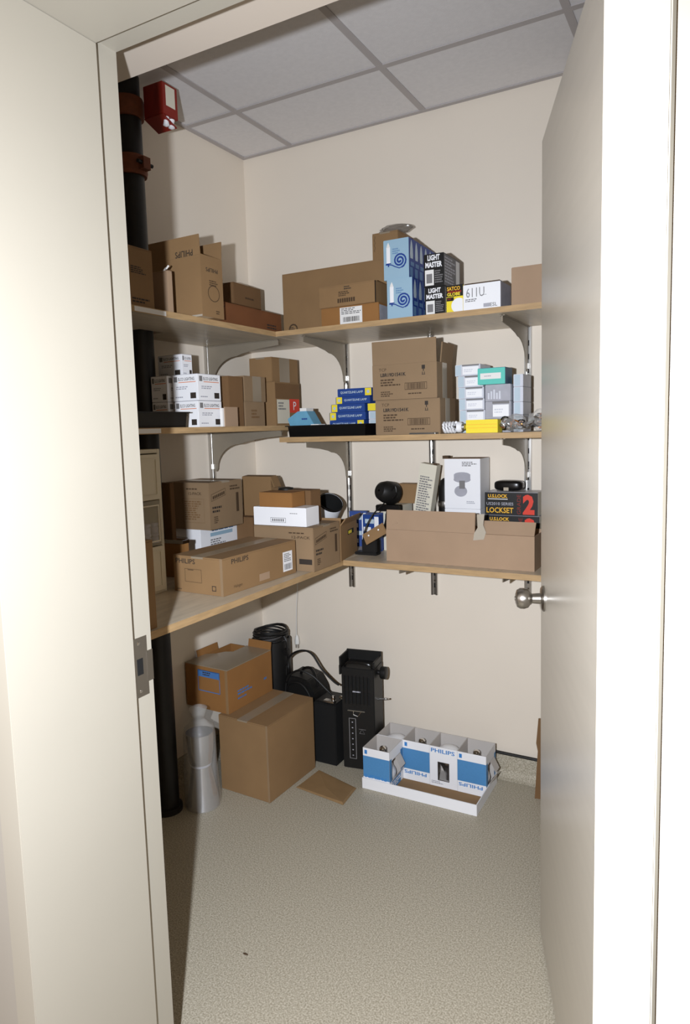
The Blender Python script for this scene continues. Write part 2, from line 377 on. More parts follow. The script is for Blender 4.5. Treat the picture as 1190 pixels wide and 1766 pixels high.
for sh, z in ((sTL, 1.7845), (sML, 1.4275)):
    st = MB().box(-1.5124, 1.50 if z > 1.6 else 1.44, z-.007, -1.5120, 1.63 if z > 1.6 else 1.58, z+.007).build('masking_tape_label', 'paper', sh)
# slotted standards
def standard(label, loc, z0, z1, rz):
    t = thing('slotted_standard', label, 'shelf standard', (loc[0], loc[1], z0), rz); H = z1-z0
    MB().box(-.013, -.012, 0, -.006, 0, H).box(.006, -.012, 0, .013, 0, H).box(-.006, -.004, 0, .006, 0, H).build('channel', 'metal', t)
    b = MB()
    for k in range(int(H/.05)): b.box(-.0035, -.0045, .03+k*.05, .0035, -.0039, .05+k*.05)
    b.build('slots', 'black_matte', t)
    for k in (.06, H*.5, H-.06): MB().lathe([(.004, 0), (.002, .002)], 8, Matrix.Translation((0, -.004, k)) @ Matrix.Rotation(R(90), 4, 'X')).build('screw', 'chrome', t)
    return t
ST = [(-1.414, 'behind the stack of blue lamp boxes'), (-1.029, 'behind the brown cartons with printed barcodes'), (-.645, 'rising behind the door knob')]
for x, wh in ST: standard('slotted metal shelf standard on back wall '+wh, (x, YB-.0005), .725, 1.774, 0)
standard('slotted metal shelf standard on the same wall as the black pipe', (XL+.0005, 2.287), .93, 1.774, 90)
def bracket(label, loc, z, L, H, rz):
    t = thing('shelf_bracket', label, 'shelf bracket', (loc[0], loc[1], z), rz)
    pts = [(0, 0), (-L, 0), (-L, -.022), (-L*.72, -.03), (-L*.5, -.042)]
    for k in range(9):
        a = R(90*k/8); pts.append((-L*.42+(L*.42-.024)*math.sin(a), -.05-(H-.06)*(1-math.cos(a))))
    pts += [(-.018, -H), (0, -H)]
    MB().prism(pts, -.0018, .0018, 'x').build('web', 'bracket', t)
    MB().box(-.009, -L, -.003, .009, 0, -.0006).build('top_flange', 'bracket', t)
    MB().box(-.005, -.014, -H+.01, .005, -.0005, -H+.03).build('hook', 'metal', t)
    return t
for x, wh in ST:
    for z, nm in ((1.7745, 'highest'), (1.3715, 'middle')):
        if x == -1.029: continue
        bracket('grey steel bracket on back wall holding the %s shelf, %s' % (nm, {'-1.414': 'towards the room corner', '-0.645': 'towards the door'}[str(x)]), (x, YB-.0135), z, .335, .165, 0)
for z, nm, y in ((1.7745, 'highest', 2.287), (1.4175, 'middle', 2.287)):
    bracket('grey steel bracket on pipe wall under the %s shelf' % nm, (XL+.0135, y), z, .355, .165, 90)
for x, nm in ((-1.029, 'under the long open carton'), (-.645, 'just behind the door knob')):
    bracket('short grey steel bracket of the lowest back shelf, '+nm, (x, YB-.0135), .9055, .34, .05, 0)

# ------------------------------------------------------------------ standpipe and red cabinet
pp = thing('standpipe', 'tall black fire standpipe running from floor to ceiling by the left wall', 'pipe', (-1.81, 1.815, 0))
MB().lathe([(.045, .0), (.045, ZC-.003)], 32, cap=True).build('pipe', 'pipe', pp, smooth=True)
MB().lathe([(.047, 0), (.056, .0), (.056, .02), (.047, .024)], 32).build('floor_collar', 'pipe', pp, smooth=True)
for z in (2.298, 2.486):
    cp = MB().lathe([(.046, z), (.054, z), (.057, z+.012), (.057, z+.052), (.054, z+.064), (.046, z+.064)], 32).build('grooved_coupling', 'rust', pp, smooth=True)
    for s in ((-1, 1) if z < 2.4 else (-1,)):
        MB().box(min(.046*s, .078*s), -.016, z+.012, max(.046*s, .078*s), .016, z+.052).build('bolt_pad', 'rust', cp)
        MB().tube([(.068*s, -.034, z+.032), (.068*s, .034, z+.032)], .0065, 8).build('bolt', 'black', cp)
rb = thing('sprinkler_cabinet', 'small red metal box with pale label beside the top of the black pipe', 'cabinet', (-1.707, 1.8685, 2.481))
dims(rb, .085, .073, .103)
MB().box(-.0425, -.0365, 0, .0425, .0365, .103).build('body', 'red', rb, bevel=.0015)
patch(rb, 'right', .22, .30, .82, .93, 'offwhite')
MB().box(-.0425, -.0365, -.001, .0425, -.0345, 0).build('hinge_lip', 'red', rb)
ld = MB().box(-.0425, 0, -.002, .0425, .07, 0).build('bottom_door', 'red', rb); ld.matrix_local = Matrix.Translation((0, -.0365, -.001)) @ Matrix.Rotation(R(-20), 4, 'X')
for k in range(2): MB().lathe([(.004, -.03), (.011, -.026), (.008, -.012), (.011, -.004), (.011, -.0005)], 14, Matrix.Translation((.028, -.008+.026*k, 0))).build('sprinkler_head', 'white', rb, smooth=True)
MB().box(-.0445, -.03, .03, -.0425, .02, .05).build('pipe_strap', 'rust', rb)

# ------------------------------------------------------------------ top shelf, pipe wall
Z = 1.794
t = carton('carton', 'brown carton with faded print, on the highest shelf beside the door frame', (-1.530, 1.40), Z, .2, .202, .174)
plines(t, 'right', .55, .55, .85, .68, 4, 'ink'); plines(t, 'right', .55, .06, .9, .16, 2, 'ink', 2); plines(t, 'right', .3, .7, .36, .92, 6, 'ink', 4)
t = carton('flat_carton', 'slim flattened brown carton standing on edge beside the upside-down lettered carton', (-1.53, 1.664), Z, .11, .022, .13, m='card_tan', tape=None)
MB().tube(smooth_path([(.03, 0, .131), (.035, .004, .14), (.045, -.003, .137), (.05, .002, .146)], 4), .003, 6).build('torn_tape', 'paper', t)
t = open_carton('carton', 'open carton with upside-down black lettering, white side label and raised flaps', (-1.487, 1.772), Z, .222, .107, .194, -1,
                flaps={'front': (.062, 3), 'back': (.06, 4), 'right': (.05, -72)})
put(t, 'front', 'PHILIPS', .70, .985, .075, .020, 'ink', flip=True, lift=.0012); t_last = t
o = [c for c in t.children if c.name.startswith('lettering')][0]; o.location.z += .012; o.location.y -= .0005
put(t, 'right', 'PHILIPS', .5, .78, .058, .013, 'ink', flip=True)
patch(t, 'front', .26, .30, .44, .66, 'white'); plines(t, 'front', .28, .34, .42, .62, 6, 'ink_grey', 5, lift=.0009)
pts = [(.55+.26*math.cos(R(a)), .40+.13*math.sin(R(a))) for a in range(0, 361, 20)]; ribbon(t, 'right', pts, .0025, 'ink_brown', 'printed_ring')
plines(t, 'right', .36, .52, .76, .62, 3, 'ink_brown', 9); plines(t, 'right', .62, .06, .86, .13, 2, 'ink_brown', 3)
patch(t, 'front', .8, -.0, .995, .03, 'tape_clear', 'tape'); MB().box(-.02, -.05, -.0003, .11, .0, -.0001).build('bottom_tape', 'tape_clear', t)
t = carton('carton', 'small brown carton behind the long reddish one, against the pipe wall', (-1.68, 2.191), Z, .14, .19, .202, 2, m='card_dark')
plines(t, 'right', .4, .72, .75, .78, 1, 'ink_brown', 6)
t = carton('long_carton', 'long low reddish-brown carton lying along the edge of the highest shelf', (-1.53, 1.892), Z, .12, .405, .074, .6, m='card_red', tape=None)
plines(t, 'right', .03, .55, .13, .85, 2, 'ink', 6); plines(t, 'right', .75, .12, .97, .4, 2, 'ink', 8)

# ------------------------------------------------------------------ top shelf, back wall
t = carton('wide_carton', 'widest brown carton on the highest back shelf, behind the two small stacked cartons', (-1.12, 2.395), Z, .469, .2, .252, m='card')
pts = [(.1+.04*math.cos(R(a)), .12+.075*math.sin(R(a))) for a in range(0, 361, 30)]; ribbon(t, 'front', pts, .006, 'ink_brown', 'printed_recycling_mark'); plines(t, 'front', .07, .08, .13, .16, 3, 'ink', 3)
t = carton('carton', 'little carton with pen scribbles on top of the wide carton, under clear wrap', (-1.085, 2.425), Z+.252, .107, .15, .104, m='card')
ribbon(t, 'front', [(.1+.02*math.sin(k*1.7), .9-.05*k) for k in range(12)], .0015, 'ink_brown', 'pen_scribble')
t = carton('carton', 'small carton with white barcode label, lower of two before the wide carton', (-1.086, 2.25), Z, .238, .12, .068, m='card_orange', tape=None)
patch(t, 'front', .335, .05, .72, .93, 'paper'); barcode(t, 'front', .39, .16, .67, .42, lift=.0009); plines(t, 'front', .36, .55, .7, .9, 4, 'ink_grey', 3, lift=.0009)
patch(t, 'right', .05, .1, .7, .9, 'pale_grey')
t = carton('carton', 'small carton with dark stamped print, resting on the barcode-labelled carton', (-1.097, 2.244), Z+.0685, .233, .11, .076, -.9, m='card', tape=None)
plines(t, 'front', .46, .74, .60, .93, 2, 'ink', 4); plines(t, 'front', .36, .45, .56, .7, 3, 'ink_brown', 5); quads(t, 'front', [(.34+.04*i, .16, .37+.04*i, .36) for i in range(8)], 'ink_brown', 'stamped_print')
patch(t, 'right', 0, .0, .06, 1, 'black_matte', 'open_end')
# candle-bulb boxes: two rows of six
def candle_box():
    w_, d_, h_ = .096, .0465, .1365
    t = pbox('candle_bulb_box', 'x', (0, 0), 0, w_, d_, h_, 0, 'sky', 'candle bulb boxes')
    quads(t, 'front', [(.12, .42, .27, .82)], 'white', 'printed_candle'); ribbon(t, 'front', [(.195, .8), (.195, .84), (.195, .88), (.2, .93)], [.011, .012, .008, .001], 'paper', 'printed_flame')
    plines(t, 'front', .36, .62, .68, .78, 3, 'steel_blue', 4)
    sp = []
    for k in range(34):
        a = k*.42; r = .03+.0072*k; sp.append((.64+r*math.cos(-a), .46+r*.70*math.sin(-a)))
    ribbon(t, 'front', sp, [.007-.00005*k for k in range(34)], 'navy')
    ribbon(t, 'front', [(.9, .47), (.8, .30), (.62, .27), (.45, .32), (.32, .37), (.2, .38), (.08, .39)], .0035, 'navy', 'printed_arm')
    quads(t, 'front', [(.10, .395, .30, .42), (.17, .33, .22, .40)], 'navy', 'printed_cup')
    quads(t, 'right', [(0.0, 0, 1.0, 1)], 'navy', 'side_print', lift=.0003)
    ribbon(t, 'right', [(.5, .50), (.5, .6), (.5, .75), (.5, .88), (.5, .96)], [.022, .026, .022, .014, .002], 'palesky', 'printed_candle', lift=.0006)
    quads(t, 'right', [(.15, .05, .7, .28), (.3, .32, .95, .42)], 'steel_blue', 'side_panel', lift=.0006)
    return t
proto = candle_box(); reg(proto)
for row, (nx_, ny_, z_) in enumerate(((-.952, 2.24, Z), (-.967, 2.25, Z+.137))):
    for k in range(6):
        c = proto if (row == 0 and k == 0) else copy_tree(proto)
        x, y = base_of((nx_-(.0015 if row else 0)*k, ny_+.0475*k), .096, .0465, 0)
        c.location = (x, y, z_+.0004)
        c['label'] = ('light blue candle bulb box with dark spiral, front box of the %s row' % ('upper', 'lower')[row == 0]) if k == 0 else ('light blue candle bulb box queued behind the front box of the %s row' % ('upper', 'lower')[row == 0])
        if k: c['group'] = 'candle bulb boxes behind the front one, %s row' % ('upper', 'lower')[row == 0]
# crumpled clear wrap
def crumple(name, label, cat, loc, size, m, seed, parts=True, group=None, shape=1.0):
    rd = random.Random(seed); bm = bmesh.new(); bmesh.ops.create_icosphere(bm, subdivisions=3, radius=1)
    from mathutils import noise
    for v in bm.verts:
        n_ = noise.noise(v.co*2.3+Vector((seed, 0, 0)))*.28+noise.noise(v.co*6+Vector((0, seed, 0)))*.14
        v.co = v.co*(1+n_)
        v.co = Vector((v.co.x*size[0]/2, v.co.y*size[1]/2, max(-.96, v.co.z)*size[2]/2))
    me = bpy.data.meshes.new(name); bm.to_mesh(me); bm.free()
    o = obj(name, me, m); o.location = loc; return tag(o, label, cat, group)
crumple('plastic_wrap', 'crumpled clear plastic wrap lying on the scribbled carton', 'plastic wrap', (-1.115, 2.475, Z+.252+.104+.017), (.13, .07, .034), 'cling_grey', 3)
# black lamp boxes
def master_box(n, z, h, d, which):
    t = pbox('bulb_box', 'black bulb box with blocky white lettering, %s of two' % which, n, z, .072, d, h, .5, 'black')
    put(t, 'front', 'LIGHT', .5, .88-.0, .044, h*.17, 'white', bold=.04); put(t, 'front', 'MASTER', .5, .67, .060, h*.17, 'white', bold=.04)
    quads(t, 'front', [(.06, .05, .5, .52)], 'paper', 'printed_panel'); quads(t, 'front', [(.13, .12, .42, .40)], 'ink_grey', 'printed_picture', lift=.0009); plines(t, 'front', .55, .10, .95, .5, 6, 'ink_grey', 3)
    patch(t, 'right', .02, .03, .98, .97, 'ink_grey', 'side_print'); plines(t, 'right', .05, .1, .7, .92, 9, 'pale_grey', 4); quads(t, 'right', [(.72, .06, .95, .94)], 'paper', 'side_panel')
master_box((-.838, 2.25), Z, .094, .16, 'lower'); master_box((-.840, 2.25), Z+.0945, .110, .167, 'upper')
t = pbox('globe_bulb_box', 'yellow and black box printed with a white globe bulb', (-.777, 2.26), Z, .059, .10, .094, 0, 'yellow', lid='black')
patch(t, 'front', 0, .60, 1, 1, 'black', 'printed_band'); put(t, 'front', 'SATCO', .44, .88, .046, .013, 'amber', bold=.03, lift=.0009)
quads(t, 'front', [(.08, .72, .9, .80)], 'red', 'printed_stripe', lift=.0009); put(t, 'front', 'GLOBE', .44, .685, .046, .011, 'yellow', bold=.03, lift=.0011)
patch(t, 'front', .02, .45, .45, .58, 'black', 'printed_patch'); plines(t, 'front', .08, .48, .38, .56, 1, 'red', 3, lift=.0009)
o0, U, V, N_, W_, H_ = frame(t, 'front'); MB().add([o0+U*(.74*W_)+V*(.27*H_)+N_*.0008]+[o0+U*(.74*W_+min(.0148, .026*math.cos(R(a))))+V*(.27*H_+.025*math.sin(R(a)))+N_*.0008 for a in range(0, 360, 15)], [(0, i+1, (i+1) % 24+1) for i in range(24)]).build('printed_globe', 'white', t)
t = pbox('card_box', 'white box with large grey number, between the globe box and the carton', (-.647, 2.25), Z, .127, .117, .087, -1, 'white')
put(t, 'front', '611U', .33, .69, .062, .030, 'ink_grey', bold=-.004); plines(t, 'front', .06, .34, .5, .47, 2, 'ink_grey', 3); quads(t, 'front', [(.55, .10, .72, .24)], 'pale_grey', 'printed_logo_block'); put(t, 'front', 'ESL', .82, .17, .024, .012, 'ink_grey')
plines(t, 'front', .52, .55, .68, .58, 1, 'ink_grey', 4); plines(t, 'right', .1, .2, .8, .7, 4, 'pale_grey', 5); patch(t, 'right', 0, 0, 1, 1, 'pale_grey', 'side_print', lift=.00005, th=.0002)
MB().box(-.058, -.0575, .0869, .06, -.03, .0905).build('loose_flap', 'ink_brown', t)
t = open_carton('carton', 'open brown carton at the door end of the highest back shelf', (-.44, 2.27), Z, .176, .25, .124, .7, m='card_tan', flaps={'back': (.045, 8), 'right': (.06, 12), 'front': (.05, -78)})

# ------------------------------------------------------------------ middle shelf, pipe wall
Z = 1.437
def elco(n, z, w_, d_, h_, label, rz=0):
    t = pbox('lamp_fixture_box', label, n, z, w_, d_, h_, rz, 'white', lid='pale_grey')
    for f, W in (('front', w_), ('right', d_)):
        put(t, f, 'ELCO LIGHTING', .56, .82, W*.64, h_*.12, 'ink_grey', bold=.025); quads(t, f, [(.07, .72, .2, .92)], 'ink_grey', 'printed_emblem')
        quads(t, f, [(.25, .69, .93, .715)], 'ink_orange', 'printed_rule'); quads(t, f, [(.70, .08, .92, .30)], 'ink', 'printed_square'); plines(t, f, .15, .42, .8, .56, 2, 'pale_grey', 3); plines(t, f, .1, .1, .45, .18, 1, 'pale_grey', 5)
    return t
elco((-1.56, 1.812), Z, .104, .124, .090, 'white lettered fixture box standing on the shelf, under an equal one')
elco((-1.56, 1.815), Z+.0905, .112, .120, .090, 'white lettered fixture box stacked squarely on an equal one')
elco((-1.683, 1.80), Z, .074, .118, .090, 'white lettered fixture box on the shelf between pipe and lettered stack')
elco((-1.683, 1.80), Z+.0905, .074, .118, .089, 'white lettered fixture box, second layer, squeezed beside the black pipe')
elco((-1.676, 1.872), Z+.1805, .118, .05, .078, 'tilted-looking white lettered fixture box on top of the others, beside the pipe', -3)
# black tray by the pipe
def tray(name, label, x0, y0, x1, y1, z0, h, draft=.012, m='black_gloss'):
    cx, cy = (x0+x1)/2, (y0+y1)/2; t = thing(name, label, 'tray', (cx, cy, z0+.0004)); a, c = (x1-x0)/2, (y1-y0)/2; k = .002
    A, B = a-draft, c-draft
    vs = []; 
    for (p, q, z) in ((A, B, 0), (a-.008, c-.008, h), (a-.008-k, c-.008-k, h), (A-k, B-k, k)):
        vs += [(-p, -q, z), (p, -q, z), (p, q, z), (-p, q, z)]
    fs = [(3, 2, 1, 0), (12, 13, 14, 15)]
    for l in range(3):
        for i in range(4): fs.append((l*4+i, l*4+(i+1) % 4, (l+1)*4+(i+1) % 4, (l+1)*4+i))
    MB().add(vs, fs).build('tray_body', m, t)
    b = MB(); r_ = .009
    b.box(-a, -c, h-.002, a, -c+r_, h+.0015); b.box(-a, c-r_, h-.002, a, c, h+.0015); b.box(-a, -c+r_, h-.002, -a+r_, c-r_, h+.0015); b.box(a-r_, -c+r_, h-.002, a, c-r_, h+.0015)
    b.build('rim', m, t); return t
tray('plastic_tray', 'shallow black plastic tray on the middle shelf in front of the pipe', -1.625, 1.40, -1.528, 1.735, Z, .048)
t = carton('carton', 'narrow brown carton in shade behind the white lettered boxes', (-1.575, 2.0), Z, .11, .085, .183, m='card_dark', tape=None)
t = thing('note_pad', 'small tan pad standing between the white boxes and the plain cartons', 'note pad', (-1.54, 1.948, Z+.0004)); 
MB().box(.006, -.032, 0, .010, .040, .068).build('cover', 'card_tan', t); MB().box(-.006, -.04, 0, .006, .034, .064).build('pages', 'paper', t)
t = carton('carton', 'plain brown carton on the shelf next to the tan pad', (-1.58, 2.10), Z, .095, .126, .093, m='card_mid', tape=None); plines(t, 'right', .3, .3, .7, .7, 3, 'card_dark', 3)
t = carton('carton', 'plain brown carton with tape strip, resting on the carton by the tan pad', (-1.588, 2.11), Z+.0935, .104, .138, .097, m='card_mid', tape=None); patch(t, 'right', .38, 0, .78, 1, 'tape', 'tape_strip')
t = carton('carton', 'brown carton with a red sticker and whitish label', (-1.58, 2.303), Z, .15, .18, .176, m='card')
patch(t, 'right', .05, .05, .55, .60, 'offwhite'); plines(t, 'right', .1, .35, .4, .55, 3, 'ink_grey', 3, lift=.0009); patch(t, 'right', .56, .30, .97, .62, 'red_bright', 'sticker'); put(t, 'right', 'P', .77, .46, .022, .034, 'white', bold=.0, lift=.0011); patch(t, 'right', 0, .62, .98, .97, 'card_dark', 'tape_strip')
t = carton('carton', 'brown carton resting on the one with the red sticker', (-1.595, 2.306), Z+.1765, .112, .19, .099, -.8, m='card'); patch(t, 'right', .28, 0, .66, 1, 'tape', 'tape_strip')

# ------------------------------------------------------------------ middle shelf, back wall
Z = 1.391
tray('plastic_tray', 'black plastic tray in front of the stacked blue lamp boxes', -1.492, 2.232, -1.138, 2.352, Z, .042)
t = thing('blue_box', 'little light blue box tipped on its side inside the black tray', 'box', (-1.435, 2.296, Z+.0045)); dims(t, .1, .06, .058)
MB().prism([(-.042, 0), (.05, 0), (.058, .035), (.022, .094), (-.018, .094), (-.066, .066)], -.03, .03, 'y').build('body', 'bluebox', t, bevel=.001)
plines(t, 'front', .5, 1.0, .85, 1.2, 1, 'navy', 3); MB().box(-.012, -.024, .0942, .018, .028, .106).build('loose_lid', 'paper', t)
tag(MB().box(-1.385, 2.25, Z+.0045, -1.35, 2.30, Z+.047).build('paper_slip', 'paper'), 'white paper slip standing in the black tray beside the blue box', 'paper')
def lampbox(x0, x1, z, h, yel, label, grp=None):
    t = pbox('lamp_box', label, (x1, 2.36), z, x1-x0, .09, h, 0, 'blue', grp); W = x1-x0
    u = (0.02, .19) if yel == 'l' else (.81, .99)
    patch(t, 'front', u[0], .04, u[1], .96, 'yellow', 'printed_end'); c_ = (u[0]+u[1])/2
    o0, U, V, N_, W_, H_ = frame(t, 'front'); MB().add([o0+U*(c_*W_+.0062*math.cos(R(a)))+V*(.5*H_+.0062*math.sin(R(a)))+N_*.0009 for a in range(0, 360, 30)], [tuple(range(12))]).build('printed_disc', 'palesky', t)
    put(t, 'front', 'QUARTZLINE LAMP', .42 if yel == 'r' else .58, .5, W*.66, h*.34, 'palesky', bold=.02, lift=.0006)
    return t
rows = [(-1.35, -1.205, 'r'), (-1.365, -1.212, 'r'), (-1.366, -1.206, 'l'), (-1.357, -1.208, 'l'), (-1.335, -1.185, 'l'), (-1.326, -1.177, 'r')]
lab = ['blue lamp box at the bottom of the stack, hidden by the tray', 'blue lamp box second from the bottom, yellow end by the tray rim', 'blue lamp box with yellow left end, third up in the stack', 'blue lamp box with yellow left end, fourth up in the stack', 'blue lamp box with yellow left end, just under the topmost', 'topmost blue lamp box of the stack, yellow end by the carton']
hs = [.0295, .0295, .031, .031, .0275, .0305]; z = Z
for (x0, x1, y_), l, h in zip(rows, lab, hs):
    lampbox(x0, x1, z, h, y_, l); z += h+.0003
z = Z
for k, h in enumerate((.0305, .029, .0305, .0305, .0265)):
    if k in (0, 3): x0, x1 = -1.200, -1.118
    else: x0, x1 = -1.197, -1.122
    if k >= 4: break
    t = pbox('lamp_box', ['blue and white lamp box with yellow end, bottom of column beside the carton', 'blue and white lamp box, second up in column beside the carton', 'blue and white lamp box, third up in column beside the carton', 'lamp box with yellow end, top of the column beside the carton'][k], (x1, 2.37), z, x1-x0, .10, h, 0, 'pale' if k in (1, 2) else 'blue')
    if k in (0, 3): patch(t, 'front', .0, .05, .42, .95, 'yellow', 'printed_end'); patch(t, 'front', .55, .05, .68, .95, 'white', 'printed_stripe')
    else: patch(t, 'front', .5, .05, .75, .9, 'blue', 'printed_end'); patch(t, 'front', .08, .1, .4, .9, 'palesky', 'printed_panel')
    z += h+.0003
def tcp(t, W, H):
    put(t, 'front', 'TCP', .165, .86, W*.12, H*.085, 'ink_brown', bold=0); put(t, 'front', 'LBR19D1541K', .33, .71, W*.40, H*.105, 'ink', bold=.035)
    plines(t, 'front', .13, .38, .44, .60, 3, 'ink_brown', 3); plines(t, 'front', .13, .08, .34, .25, 3, 'ink_brown', 4)
    outline(t, 'front', .51, .26, .85, .46, .006, .014); barcode(t, 'front', .54, .28, .82, .44, 'ink_brown'); plines(t, 'front', .56, .12, .8, .18, 1, 'ink_brown', 6)
    quads(t, 'front', [(.775, .82, .825, .93), (.793, .76, .807, .82), (.775, .66, .825, .675), (.78, .675, .79, .74), (.81, .675, .82, .74)], 'ink', 'handling_symbol')
    patch(t, 'right', .34, .0, .62, 1, 'tape_clear', 'tape_strip')
t = carton('carton', 'brown carton with printed barcode, lower of the matching pair', (-.864, 2.26), Z, .249, .16, .1245, .4, m='card_mid', tape=None); tcp(t, .249, .124)
t = open_carton('carton', 'open brown carton with printed barcode and raised flap, upper of the pair', (-.874, 2.26), Z+.125, .246, .165, .124, 1, m='card_mid', flaps={'front': (.083, 2), 'right': (.07, 6, .25, 1)}); tcp(t, .246, .124)
tag(MB().box(-.965, 2.221, Z+.0004, -.868, 2.252, Z+.006).build('metal_strip', 'metal', bevel=.0008), 'flat pale metal strip at the shelf edge before the lower barcode carton', 'metal strip')
# spiral bulb
t = thing('spiral_bulb', 'white spiral fluorescent bulb lying on the shelf beside the yellow box', 'light bulb', (-.822, 2.266, Z+.0215))
pts = [(-.032+.0105*k/10, .0165*math.cos(k*.62), .0165*math.sin(k*.62)) for k in range(0, 44)]
MB().tube(pts, .0046, 8).build('glass_spiral', 'white', t, smooth=True)
MB().lathe([(.010, .016), (.0185, .020), (.0185, .030), (.013, .036)], 18, Matrix.Rotation(R(90), 4, 'Y')).build('ballast', 'white', t, smooth=True)
MB().lathe([(.0115, .0362), (.0125, .038), (.0115, .040), (.0125, .042), (.0115, .044), (.0125, .046), (.006, .050)], 16, Matrix.Rotation(R(90), 4, 'Y')).build('screw_base', 'metal', t, smooth=True)
t = pbox('yellow_box', 'small plain yellow box lying at the edge of the middle back shelf', (-.662, 2.262), Z, .110, .055, .0445, .3, 'yellow'); quads(t, 'front', [(.02, .62, .98, .66), (.02, .36, .98, .40)], 'amber', 'crease')
# pale bulb boxes, three columns
def pale_box(n, z, w_, d_, h_, m, label, grp=None, win=True, end=True):
    t = pbox('bulb_box', label, n, z, w_, d_, h_, 0, m, grp)
    if end: patch(t, 'front', .01, .04, .24, .96, 'palesky', 'printed_end')
    if win: patch(t, 'front', .30, .12, .93, .80, 'white', 'label'); plines(t, 'front', .36, .3, .85, .6, 2, 'pale', 3, lift=.0009); quads(t, 'front', [(.28, .86, .95, .99)], 'ink_grey', 'printed_band')
    return t
z = Z
nm = ['lowest', 'second', 'third', 'fourth', 'fifth', 'topmost']
for k in range(6):
    x0 = -.823-.002*k-(.008 if k == 5 else 0)
    pale_box((x0+.092, 2.352+.001*(k % 2)), z, .092, .12, .0395, 'pale', 'narrow pale bulb box, %s of the column beside the barcode cartons' % nm[k]); z += .0399
z = Z
for k, h in enumerate((.0455, .060, .057)):
    t = pale_box((-.638, 2.335), z, .088, .13, h, 'pale_grey', 'grey bulb box, %s of three under the teal box' % ('bottom', 'middle', 'top')[k], None, k == 1, False)
    if k == 2: quads(t, 'front', [(.1+.11*i, .12, .17+.11*i, .5+.2*((i*7) % 3)/2) for i in range(5)], 'pale', 'printed_picture')
    z += h+.0004
ztop = z
z = Z
for k, h in enumerate((.058, .043, .051, .042)):
    t = pale_box((-.602, 2.36), z, .033, .11, h, 'pale', 'slim upright bulb box, %s of the column nearest the tangled metal clips' % ('lowest', 'second', 'third', 'topmost')[k], None, False, False); patch(t, 'front', .1, .05, .7, .95, 'palesky', 'printed_end'); z += h+.0004
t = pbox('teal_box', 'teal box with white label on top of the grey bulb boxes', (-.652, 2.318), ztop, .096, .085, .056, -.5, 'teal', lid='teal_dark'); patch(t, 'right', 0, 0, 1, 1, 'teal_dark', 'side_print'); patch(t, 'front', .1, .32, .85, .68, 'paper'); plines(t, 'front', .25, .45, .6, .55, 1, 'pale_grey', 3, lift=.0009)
# bagged metal clips
def clip_bag(loc, size, n, seed, label):
    rd = random.Random(seed); t = thing('bag_of_clips', label, 'bag', loc)
    for k in range(n):
        b = MB(); r_ = rd.uniform(.008, .014)
        arc = [(r_*math.cos(R(a)), r_*math.sin(R(a)), 0) for a in range(0, 271, 30)]; arc += [(arc[-1][0]+.012, arc[-1][1]+.002, 0)]
        o = b.tube(arc, .0022, 5).build('metal_clip', rd.choice(['chrome', 'metal', 'amber_metal', 'black_gloss']), t, smooth=True)
        o.matrix_local = Matrix.Translation((rd.uniform(-.42, .42)*size[0], rd.uniform(-.4, .4)*size[1], .016+rd.random()**1.5*(size[2]-.034))) @ Matrix.Rotation(rd.uniform(0, 6.3), 4, 'Z') @ Matrix.Rotation(rd.uniform(0, 3), 4, 'X')
    bag = crumple('x', 'x', 'x', (0, 0, size[2]/2), size, 'cling', seed); bag.name = 'bag_film'; bag.parent = t
    for kk in ('label', 'category'): del bag[kk]
    bag.location = (0, 0, size[2]*.5)
    return t
clip_bag((-.612, 2.285, Z+.001), (.085, .07, .058), 26, 5, 'clear bag of shiny metal clips right beside the yellow box')
clip_bag((-.515, 2.29, Z+.001), (.10, .08, .075), 32, 8, 'fuller clear bag of shiny metal clips, next to the door edge')

# ------------------------------------------------------------------ lowest shelf, pipe wall
Z = .926
t = thing('drawer_tower', 'white plastic drawer tower in shade on the lowest shelf', 'drawers', (-1.664, 1.4405, Z+.0004)); H = .446
MB().box(-.15, -.14, 0, .14, -.128, H).box(-.15, .128, 0, .14, .14, H).box(-.15, -.128, H-.012, .14, .128, H).box(-.15, -.128, 0, .14, .128, .008).box(-.15, -.128, .008, -.14, .128, H-.012).build('frame', 'plastic_drawer', t, bevel=.001)
for k in range(3):
    z0 = .010+k*.1415
    dr = MB().box(.140, -.127, z0, .150, .127, z0+.138).box(-.13, -.125, z0, .140, .125, z0+.003).build('drawer', 'milky' if k == 1 else 'plastic_drawer', t, bevel=.001)
    MB().box(.150, -.112, z0+.012, .1525, .112, z0+.016).box(.150, -.112, z0+.122, .1525, .112, z0+.126).box(.150, .108, z0+.016, .1525, .112, z0+.122).build('moulded_rim', 'plastic_drawer', dr)
    MB().box(.150, -.04, z0+.098, .157, .04, z0+.108).build('handle', 'plastic_drawer', dr)
for i in range(4):
    for j in range(2):
        o = MB().lathe([(.012, 0), (.012, .018), (.009, .020), (.009, .022), (.013, .0225), (.013, .030), (.010, .031)], 14).build('small_jar', 'lavender', smooth=True)
        o.location = (-1.545, 1.46+.034*i, Z+.1556+.0002+j*.0315); tag(o, 'tiny grey jar seen through the middle drawer front', 'jar', 'jars in the middle drawer')
t = carton('carton', 'tall brown carton at the shelf edge against the door frame', (-1.255, 1.06), Z, .2, .20, .228, m='card'); put(t, 'right', 'nd', .80, .72, .030, .020, 'ink')
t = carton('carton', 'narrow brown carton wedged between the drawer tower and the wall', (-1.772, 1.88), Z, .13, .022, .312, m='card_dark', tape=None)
t = pbox('tin_box', 'small brown box with a bright metal rim behind the long lettered carton', (-1.600, 1.745), Z, .08, .032, .118, 4, 'card_orange'); MB().box(-.042, -.018, .117, .042, .018, .130).build('metal_rim', 'chrome', t, bevel=.001)
t = pbox('parts_box', 'white box with light blue printed band under the twelve-pack carton', (-1.767, 2.028), Z, .143, .232, .120, 0, 'white')
